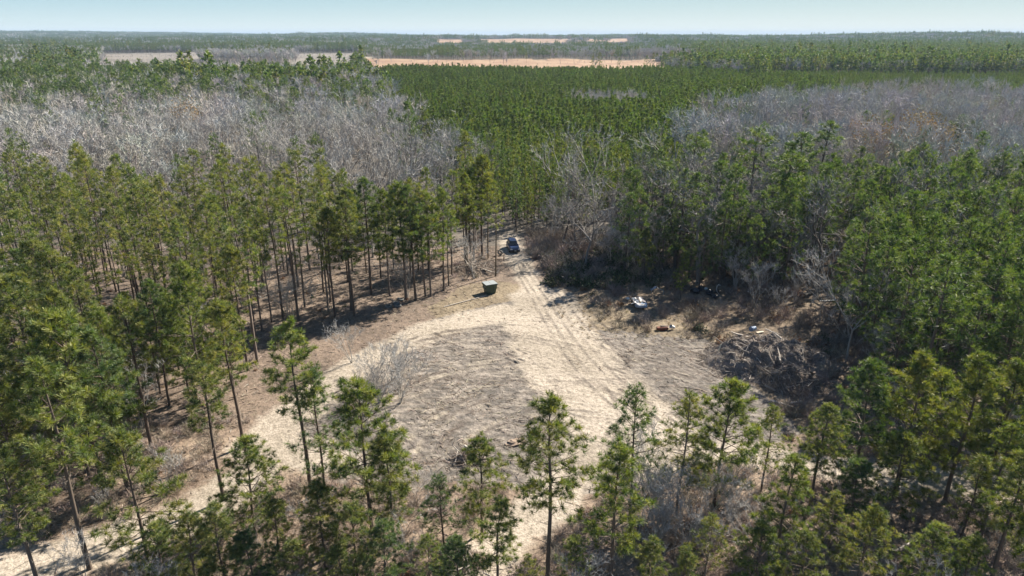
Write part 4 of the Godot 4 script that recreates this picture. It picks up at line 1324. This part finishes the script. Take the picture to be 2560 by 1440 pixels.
func build_junk() -> void:
	var vc := mat("painted_scrap", Color(1, 1, 1), 0.5, true)
	var q := Vector2(18.0, 89.4)
	var o := thing("wrecked_car", q.x, q.y, 0.12, "wrecked stripped car with a blue and white front end lying at the wood's edge", "wrecked car")
	var white := Color(0.48, 0.46, 0.44)
	var blue := Color(0.10, 0.22, 0.42)
	var pale := Color(0.30, 0.35, 0.42)
	var b := MB.new()
	var rings := []
	for e in [[1.55, 0.35, 0.75, 0.2], [1.75, 0.3, 0.9, 0.55], [1.6, 0.35, 0.85, 0.95], [1.05, 0.42, 0.7, 1.25]]:
		rings.append(rounded(e[0], e[1], e[2], e[3], 0.14))
	b.loft(rings, pale)
	for t in b.c.size() / 3:
		var col := pale
		var mid := (b.v[t * 3] + b.v[t * 3 + 1] + b.v[t * 3 + 2]) / 3.0
		if mid.x > 0.15: col = blue
		elif mid.y > 0.75: col = white
		for j in 3: b.c[t * 3 + j] = col
	part("front_end", b, vc, o)
	for x in [-0.15, 0.42]:
		b = MB.new()
		b.box(Vector3(x, 0.9, 0.55), Vector3(0.34, 0.12, 0.2), Color(0.012, 0.012, 0.014), Basis(), 0.03)
		part("lamp_socket", b, vc, o)
	b = MB.new()
	crumple(b, Vector3(-0.95, 0.95, -1.5), Vector3(0.78, 0.05, 0.0), Vector3(0.18, -0.35, 1.55), 7, 0.22, [white, Color(0.7, 0.69, 0.66), Color(0.2, 0.17, 0.15)], 12)
	part("roof_panel", b, vc, o)
	b = MB.new()
	crumple(b, Vector3(-0.02, 0.98, -1.5), Vector3(0.8, -0.05, 0.1), Vector3(0.22, -0.4, 1.5), 7, 0.2, [Color(0.3, 0.26, 0.27), Color(0.42, 0.39, 0.38), Color(0.2, 0.17, 0.18)], 19)
	part("bonnet_panel", b, vc, o)
	for e in [[Vector3(-1.15, 1.3, -1.7), Vector3(-0.8, 0.75, -0.4), Color(0.36, 0.25, 0.17)], [Vector3(-0.14, 0.92, -1.2), Vector3(0.2, 0.72, 0.0), Color(0.5, 0.44, 0.33)], [Vector3(-1.3, 0.6, 0.1), Vector3(-0.7, 0.66, -0.1), Color(0.6, 0.6, 0.62)]]:
		b = MB.new()
		b.tube([e[0], e[0].lerp(e[1], 0.5) + Vector3(0.03, 0.05, 0), e[1]], [0.05, 0.05, 0.04], 6, e[2], true)
		part("pillar", b, vc, o)
	b = MB.new()
	b.box(Vector3(0, 0.36, -0.7), Vector3(1.6, 0.6, 2.0), Color(0.03, 0.027, 0.025), Basis(), 0.1)
	part("burnt_shell", b, vc, o)

	q = Vector2(21.3, 94.2)
	o = thing("metal_frame", q.x, q.y, -0.2, "bent grey metal frame leaning in the scrub behind the wrecked car", "scrap")
	b = MB.new()
	crumple(b, Vector3(-0.9, 0.8, 0), Vector3(0.75, 0.55, 0.1), Vector3(0.1, -0.1, 0.6), 5, 0.15, [Color(0.3, 0.33, 0.38), Color(0.22, 0.25, 0.3)], 31)
	part("sheet", b, vc, o)
	b = MB.new()
	b.tube([Vector3(-0.2, 1.3, 0.1), Vector3(0.3, 1.0, 0.2), Vector3(0.8, 0.8, 0.2), Vector3(0.92, 0.95, 0.2), Vector3(0.98, 0.6, 0.2), Vector3(0.95, 0.0, 0.2)], [0.04, 0.04, 0.04, 0.04, 0.04, 0.04], 6, Color(0.3, 0.33, 0.35), true)
	part("tube", b, vc, o)
	b = MB.new()
	b.tube([Vector3(-0.7, 1.0, 0.3), Vector3(-0.75, 0.0, 0.4)], [0.035, 0.035], 6, Color(0.16, 0.17, 0.18), true)
	part("leg", b, vc, o)

	# dumped bags and rubbish
	var bag := mat("bag_film", Color(0.012, 0.013, 0.018), 0.32)
	var bags := [[Vector2(27.2, 94.7), 0.75, "black rubbish bag, biggest of the dumped bags, at the heap's near end"], [Vector2(28.3, 95.9), 0.6, "black rubbish bag at the back of the dumped heap"], [Vector2(29.1, 94.2), 0.7, "black rubbish bag in the middle of the dumped heap below the white jug"], [Vector2(29.6, 93.0), 0.6, "black rubbish bag at the front right of the dumped heap"], [Vector2(30.5, 94.8), 0.5, "small black rubbish bag beside the bent white hose"]]
	var k := 0
	for e in bags:
		var p: Vector2 = e[0]
		b = MB.new()
		b.lump(Vector3(0, e[1] * 0.5, 0), Vector3(e[1], e[1] * 0.62, e[1] * 0.8), 0.5, 40 + k, Color.WHITE, 9, 14)
		var s := thing("rubbish_bag", p.x, p.y, k * 1.3, e[2], "bag", "dumped rubbish bags")
		part("sack", b, bag, s)
		b = MB.new()
		b.tube([Vector3(0.05, e[1] * 1.0, 0), Vector3(0.08, e[1] * 1.15, 0.02), Vector3(0.16, e[1] * 1.25, 0.05)], [0.09, 0.03, 0.11], 7, Color.WHITE)
		part("tied_neck", b, bag, s)
		k += 1
	var plastic := mat("white_plastic", Color(0.72, 0.72, 0.7), 0.45)
	var jug := func(x: float, d: float, size: float, turn: float, label: String, m: Material) -> void:
		var s := thing("plastic_jug", x, d, turn, label, "jug")
		var bb := MB.new()
		var tip := Basis(Vector3(0, 0, 1), 1.25)
		lathe(bb, [[0.0, 0.0], [0.13, 0.0], [0.15, 0.03], [0.15, 0.22], [0.10, 0.3], [0.045, 0.34], [0.045, 0.38], [0.0, 0.38]].map(func(e): return [e[0] * size, e[1] * size]), 14, Color.WHITE, tip, Vector3(0, 0.16 * size, 0))
		part("bottle", bb, m, s)
		bb = MB.new()
		lathe(bb, [[0.0, 0.37], [0.055, 0.37], [0.055, 0.42], [0.0, 0.42]].map(func(e): return [e[0] * size, e[1] * size]), 10, Color.WHITE, tip, Vector3(0, 0.16 * size, 0))
		part("cap", bb, m, s)
	jug.call(Vector2(29.2, 95.9).x, Vector2(29.2, 95.9).y, 1.4, 0.4, "white plastic jug on the dumped black bags", plastic)
	jug.call(Vector2(25.0, 96.9).x, Vector2(25.0, 96.9).y, 1.5, 1.4, "white plastic jug lying in the green scrub left of the bags", plastic)
	jug.call(Vector2(16.9, 91.9).x, Vector2(16.9, 91.9).y, 1.3, 0.2, "white plastic jug beside the wrecked car's left side", plastic)
	jug.call(Vector2(23.3, 46.4).x, Vector2(23.3, 46.4).y, 1.2, 0.9, "white plastic jug behind the rounded forked pine", plastic)
	jug.call(Vector2(-15.9, 41.5).x, Vector2(-15.9, 41.5).y, 1.2, 2.0, "red plastic jug in the scrub below the road-bend pine", mat("red_plastic", Color(0.6, 0.06, 0.05), 0.4))
	o = thing("bent_hose", Vector2(30.3, 94.2).x, Vector2(30.3, 94.2).y, 0.0, "bent white hose standing in a curve beside the dumped bags", "hose")
	b = MB.new()
	b.tube([Vector3(0.25, 1.5, 0), Vector3(0.05, 1.6, 0), Vector3(-0.15, 1.4, 0), Vector3(-0.2, 0.9, 0), Vector3(-0.05, 0.4, 0.05), Vector3(0.3, 0.02, 0.1)], [0.05, 0.05, 0.055, 0.055, 0.05, 0.05], 7, Color(0.55, 0.52, 0.48), true)
	part("pipe", b, vc, o)
	b = MB.new()
	b.tube([Vector3(0.2, 1.5, 0), Vector3(0.36, 1.49, 0)], [0.065, 0.065], 8, Color(0.4, 0.38, 0.36), true)
	part("coupling", b, vc, o)

	o = thing("rusty_tank", Vector2(19.8, 81.7).x, Vector2(19.8, 81.7).y, 0.1, "rusty red-brown metal box lying on the shaded grass", "scrap")
	b = MB.new()
	b.box(Vector3(-0.2, 0.25, 0), Vector3(1.5, 0.42, 0.6), Color(0.15, 0.05, 0.03), Basis(Vector3(0, 0, 1), 0.04), 0.06)
	part("shell", b, vc, o)
	b = MB.new()
	b.box(Vector3(0.1, 0.5, -0.1), Vector3(1.0, 0.08, 0.35), Color(0.05, 0.03, 0.025), Basis(Vector3(0, 0, 1), -0.1), 0.02)
	part("flap", b, vc, o)
	o = thing("paint_bucket", Vector2(20.9, 81.9).x, Vector2(20.9, 81.9).y, 0.1, "tipped white bucket beside the rusty metal box", "bucket")
	b = MB.new()
	lathe(b, [[0.0, 0.0], [0.2, 0.0], [0.25, 0.6], [0.27, 0.6], [0.24, 0.58], [0.19, 0.03], [0.0, 0.03]], 16, Color(0.7, 0.7, 0.68), Basis(Vector3(0.3, 0, 1).normalized(), 1.1), Vector3(0.3, 0.24, 0))
	part("pail", b, vc, o)
	b = MB.new()
	b.tube([Vector3(-0.2, 0.3, -0.25), Vector3(-0.1, 0.1, 0.05), Vector3(-0.2, 0.25, 0.28)], [0.012, 0.012, 0.012], 5, Color(0.3, 0.3, 0.3))
	part("handle", b, vc, o)
	o = thing("blue_barrel", Vector2(31.0, 80.6).x, Vector2(31.0, 80.6).y, 0.5, "faded blue plastic barrel lying behind the brush pile", "barrel")
	b = MB.new()
	lathe(b, [[0.0, -0.5], [0.26, -0.5], [0.31, -0.45], [0.31, -0.2], [0.33, -0.17], [0.31, -0.14], [0.31, 0.14], [0.33, 0.17], [0.31, 0.2], [0.31, 0.45], [0.26, 0.5], [0.0, 0.5]], 18, Color(0.10, 0.17, 0.30), Basis(Vector3(0.2, 0, 1).normalized(), 1.45), Vector3(0, 0.6, 0))
	part("drum", b, vc, o)
	b = MB.new()
	lathe(b, [[0.0, 0.5], [0.06, 0.5], [0.06, 0.54], [0.0, 0.54]], 10, Color(0.3, 0.3, 0.3), Basis(Vector3(0.2, 0, 1).normalized(), 1.45), Vector3(0.0, 0.75, 0.0))
	part("bung", b, vc, o)

	# boards and logs
	var boards := [[Vector2(45.6, 91.9), 2.4, -0.1, "white_board", "white painted board lying on the sunny straw under the right stand", Color(0.72, 0.7, 0.66), 0.3], [Vector2(24.6, 73.6), 1.6, 1.2, "pale_board", "pale sawn board sticking up at the left end of the brush pile", Color(0.6, 0.55, 0.42), 0.16], [Vector2(32.0, 80.6), 1.0, 0.3, "cream_board", "cream board beside the blue barrel", Color(0.6, 0.53, 0.42), 0.35]]
	for e in boards:
		var p: Vector2 = e[0]
		var s := thing(e[3], p.x, p.y, e[2] * 0.5, e[4], "board")
		b = MB.new()
		var tip := Basis(Vector3(0, 0, 1), e[2] if e[3] == "pale_board" else 0.06)
		b.box(Vector3(0, 0.12 + (0.62 if e[3] == "pale_board" else 0.0), 0), Vector3(e[1], 0.06, e[6]), e[5], tip, 0.01)
		part("plank", b, vc, s)
	var tyre := mat("old_tyre", Color(0.16, 0.16, 0.155), 0.9)
	k = 0
	for e in [[Vector2(-17.4, 89.1), 0.0, "weathered grey tyre, leftmost of the tyres lying under the stand's edge"], [Vector2(-16.5, 90.5), 0.0, "weathered grey tyre, rearmost of the tyres lying under the stand's edge"], [Vector2(-16.1, 89.4), 0.0, "weathered grey tyre half in shade, right front of the lying tyres"], [Vector2(-16.1, 91.7), 0.2, "dark tyre behind the row of tyres under the stand's edge"], [Vector2(-2.1, 113.3), 1.2, "old tyre leaning up beside the lane below the parked car"]]:
		var p: Vector2 = e[0]
		var s := thing("old_tyre", p.x, p.y, k * 0.7, e[2], "tyre", "dumped tyres")
		b = MB.new()
		var bs := Basis(Vector3(1, 0, 0), e[1])
		lathe(b, [[0.3, 0.02], [0.42, 0.0], [0.5, 0.05], [0.52, 0.13], [0.5, 0.21], [0.42, 0.26], [0.3, 0.24], [0.28, 0.2], [0.4, 0.15], [0.4, 0.1], [0.28, 0.06], [0.3, 0.02]], 22, Color.WHITE, bs, Vector3(0, 0.5 * sin(e[1]), 0))
		part("casing", b, tyre, s)
		k += 1
	o = thing("wooden_post", Vector2(-1.4, 110.6).x, Vector2(-1.4, 110.6).y, 0.0, "short red-brown wooden post at the lane's side below the parked car", "post")
	b = MB.new()
	b.tube([Vector3(0, -0.2, 0), Vector3(0.02, 0.6, 0), Vector3(0.05, 1.15, 0.02)], [0.08, 0.075, 0.07], 8, Color(0.17, 0.08, 0.05), true)
	part("stake", b, vc, o)
	o = thing("leaning_pole", Vector2(42.4, 90.3).x, Vector2(42.4, 90.3).y, 0.4, "thin dead pole leaning beside two trunks near the white board", "pole")
	b = MB.new()
	b.tube([Vector3(0, -0.05, 0), Vector3(0.5, 0.7, 0.1), Vector3(1.0, 1.5, 0.2)], [0.07, 0.06, 0.045], 7, Color(0.4, 0.36, 0.31), true)
	part("stem", b, vc, o)
	k = 0
	for e in [[Vector2(27.1, 63.0), Vector2(29.0, 61.5), 0.13, "pale weathered log, longer of two at the foot of the brush pile"], [Vector2(28.9, 62.5), Vector2(30.4, 63.0), 0.11, "short pale log behind the long one at the brush pile's foot"], [Vector2(27.6, 66.1), Vector2(28.3, 65.0), 0.12, "cut log end sticking from the shadow of the brush pile"], [Vector2(-68.1, 82.8), Vector2(-68.3, 86.9), 0.3, "pale fallen log among the trunks at the left edge"], [Vector2(27.5, 40.1), Vector2(31.0, 42.0), 0.2, "dark fallen log under the scrub at the lower right"], [Vector2(-9.6, 89.1), Vector2(-3.8, 93.5), 0.07, "thin fallen branch lying on the grass left of the dumpster"]]:
		var a: Vector2 = e[0]
		var z: Vector2 = e[1]
		var s := thing("fallen_log", a.x, a.y, 0.0, e[3], "log")
		b = MB.new()
		var along := Vector3(z.x - a.x, 0, a.y - z.y)
		var r: float = e[2]
		b.tube([Vector3(0, r, 0), along * 0.5 + Vector3(0, r * 1.3, 0.05), along + Vector3(0, r, 0)], [r, r * 0.95, r * 0.8], 9, Color(0.40, 0.36, 0.32) if k != 4 else Color(0.12, 0.1, 0.085), true)
		part("stem", b, vc, s)
		b = MB.new()
		b.tube([along * 0.6 + Vector3(0, r, 0), along * 0.66 + Vector3(0.1, r * 3.0, 0.1)], [r * 0.4, r * 0.2], 6, Color(0.36, 0.32, 0.28), true)
		part("branch_stub", b, vc, s)
		k += 1

func brush_pile(at: Vector2, sx: float, sd: float, h: float, n: int, seed_: int, label: String, earth: Color) -> void:
	rng.seed = seed_
	var vc: Material = M["painted_scrap"]
	var wood := mat("dead_wood", Color(1, 1, 1), 0.9, true)
	var o := thing("brush_pile", at.x, at.y, 0.0, label, "brush pile")
	var b := MB.new()
	# the heap of soil and roots under the branches
	var rows := 24
	var cols := 64
	var nz := FastNoiseLite.new()
	nz.seed = seed_
	nz.frequency = 0.28
	var surf := func(x: float, z: float) -> float:
		var e := (x / sx) * (x / sx) + (z / sd) * (z / sd)
		return maxf(0.0, 1.0 - e) * h * (0.75 + 0.9 * nz.get_noise_2d(x, z)) + 0.5 * nz.get_noise_2d(x * 3.0, z * 3.0) * maxf(0.0, 1.0 - e) - 0.12 * e
	var rings := []
	for i in rows + 1:
		var ring := []
		for k in cols:
			var a := TAU * k / cols
			var r := 1.04 * float(rows - i) / rows
			var x := cos(a) * sx * r
			var z := sin(a) * sd * r
			ring.append(Vector3(x, surf.call(x, z), z))
		rings.append(ring)
	b.loft(rings, earth, false)
	for t in b.c.size() / 3:
		var kk := rr(0.75, 1.3)
		for j in 3: b.c[t * 3 + j] = Color(earth.r * kk, earth.g * kk, earth.b * kk)
	part("mound", b, wood, o)
	for k in n:
		b = MB.new()
		var a := rr(0, TAU)
		var r := sqrt(rng.randf()) * 0.98
		var p := Vector3(cos(a) * sx * r, 0, sin(a) * sd * r)
		p.y = surf.call(p.x, p.z) + rr(-0.05, 0.12)
		var e := rdir()
		e.y = rr(-0.12, 0.4)
		e = e.normalized() * rr(0.8, 3.0)
		var w := rr(0.02, 0.05) if k % 13 else rr(0.08, 0.15)
		var g := rr(0.6, 1.35)
		var col := Color(0.34 * g, 0.31 * g, 0.28 * g) if k % 3 else Color(0.17 * g, 0.135 * g, 0.11 * g)
		b.tube([p - e * 0.4 + rdir() * 0.12, p + Vector3(0, 0.06, 0) + rdir() * 0.15, p + e * 0.6 + rdir() * 0.3], [w, w * 0.85, w * 0.4], 4, col, true)
		if k % 2:
			b.tube([p, p + (e.normalized() + rdir() * 0.8) * 0.5], [w * 0.6, 0.008], 3, col)
		part("branch", b, wood, o)
	b = MB.new()
	for k in n * 22:
		var a := rr(0, TAU)
		var r := sqrt(rng.randf()) * 1.08
		var p := Vector3(cos(a) * sx * r, 0, sin(a) * sd * r)
		p.y = maxf(surf.call(p.x, p.z), 0.0)
		var e := rdir()
		e.y = absf(e.y) * 0.6
		var s := e.cross(rdir()).normalized() * 0.022
		var g := rr(0.5, 1.4)
		b.tri(p - s, p + s, p + e * rr(0.3, 0.9), Color(0.30 * g, 0.25 * g, 0.215 * g))
	var tw := part("twig_tangle", b, wood, o)
	tw.set_meta("kind", "stuff")

func build_piles() -> void:
	brush_pile(Vector2(30.2, 72.2), 7.7, 6.2, 2.6, 290, 91, "big pile of bulldozed roots, branches and soil at the right of the clearing", Color(0.135, 0.118, 0.108))
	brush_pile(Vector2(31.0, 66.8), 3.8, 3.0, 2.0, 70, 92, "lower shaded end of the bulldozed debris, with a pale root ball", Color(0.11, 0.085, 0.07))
	brush_pile(Vector2(-5.7, 105.5), 3.6, 3.4, 0.9, 80, 93, "tangle of fallen branches behind the green dumpster", Color(0.14, 0.105, 0.08))
	brush_pile(Vector2(-3.8, 52.5), 1.6, 1.0, 0.7, 28, 94, "small heap of stumps and branches at the near edge of the scraped ground", Color(0.15, 0.11, 0.085))
	brush_pile(Vector2(-3.8, 39.7), 2.2, 1.2, 0.7, 30, 95, "heap of dark brush and earth at the bottom edge of the clearing track", Color(0.12, 0.085, 0.065))
	var clay := MB.new()
	clay.lump(Vector3.ZERO, Vector3(0.9, 0.22, 0.5), 0.9, 61, Color(0.28, 0.215, 0.165), 9, 16)
	var o := thing("clay_heap", Vector2(0.4, 55.2).x, Vector2(0.4, 55.2).y, 0.2, "low heap of orange clay at the near edge of the scraped ground", "clay heap")
	part("clay", clay, M["dead_wood"], o)

func _ready() -> void:
	var cam := Camera3D.new()
	cam.name = "camera"
	cam.position = Vector3(0, EYE, 0)
	cam.rotation_degrees = Vector3(-20.32, 0, 0)
	cam.fov = 45.74
	cam.near = 0.5
	cam.far = 30000.0
	add_child(cam)
	cam.current = true
	var env := Environment.new()
	env.background_mode = Environment.BG_SKY
	var im := Image.create(256, 1024, false, Image.FORMAT_RGBF)
	for y in 1024:
		var e := 90.0 - 180.0 * (y + 0.5) / 1024.0
		for x in 256:
			# the air whitens gently towards the sun's side
			var a := absf(wrapf((x + 0.5) / 256.0 * 360.0 - 45.0, -180.0, 180.0))
			var w := exp(-a * a / 5000.0)
			var ee := maxf(e, 0.0)
			var r := 0.11 + (0.58 + 0.16 * w) * exp(-ee / (4.0 + 2.6 * w)) + 0.22 * exp(-ee / 1.3)
			var g := 0.20 + (0.63 + 0.08 * w) * exp(-ee / (8.5 + 4.0 * w)) + 0.17 * exp(-ee / 1.3)
			var b := 0.38 + 0.52 * exp(-ee / 11.0) + 0.06 * exp(-ee / 1.3)
			im.set_pixel(x, y, Color(r, g, b) * 0.36)
	var sky := Sky.new()
	var pan := PanoramaSkyMaterial.new()
	pan.panorama = ImageTexture.create_from_image(im)
	sky.sky_material = pan
	env.sky = sky
	env.tonemap_mode = Environment.TONE_MAPPER_LINEAR
	env.tonemap_exposure = 2.7
	env.fog_enabled = true
	env.fog_density = 0.000075
	env.fog_light_color = Color(0.72, 0.84, 1.0)
	env.sdfgi_enabled = true
	env.ssao_enabled = true
	env.ssil_enabled = true
	var we := WorldEnvironment.new()
	we.environment = env
	add_child(we)
	var sun := DirectionalLight3D.new()
	sun.name = "sun"
	add_child(sun)
	# sun ahead and to the right, low winter height
	var to_sun := Vector3(0.72, 0.0, -0.69).normalized() * cos(deg_to_rad(37.0)) + Vector3.UP * sin(deg_to_rad(37.0))
	sun.look_at_from_position(to_sun * 100.0, Vector3.ZERO, Vector3.UP)
	sun.light_energy = 1.6
	sun.light_color = Color(1.0, 0.955, 0.88)
	sun.light_angular_distance = 0.5
	sun.shadow_enabled = true

	na.seed = 3; na.frequency = 0.05; na.fractal_octaves = 3
	nb.seed = 8; nb.frequency = 0.02; nb.fractal_octaves = 3
	nc.seed = 15; nc.frequency = 0.35; nc.fractal_octaves = 3
	nd.seed = 23; nd.frequency = 0.28; nd.fractal_octaves = 4
	build_ground()
	build_woods()
	build_undergrowth()
	build_car()
	build_dumpster()
	build_junk()
	build_piles()
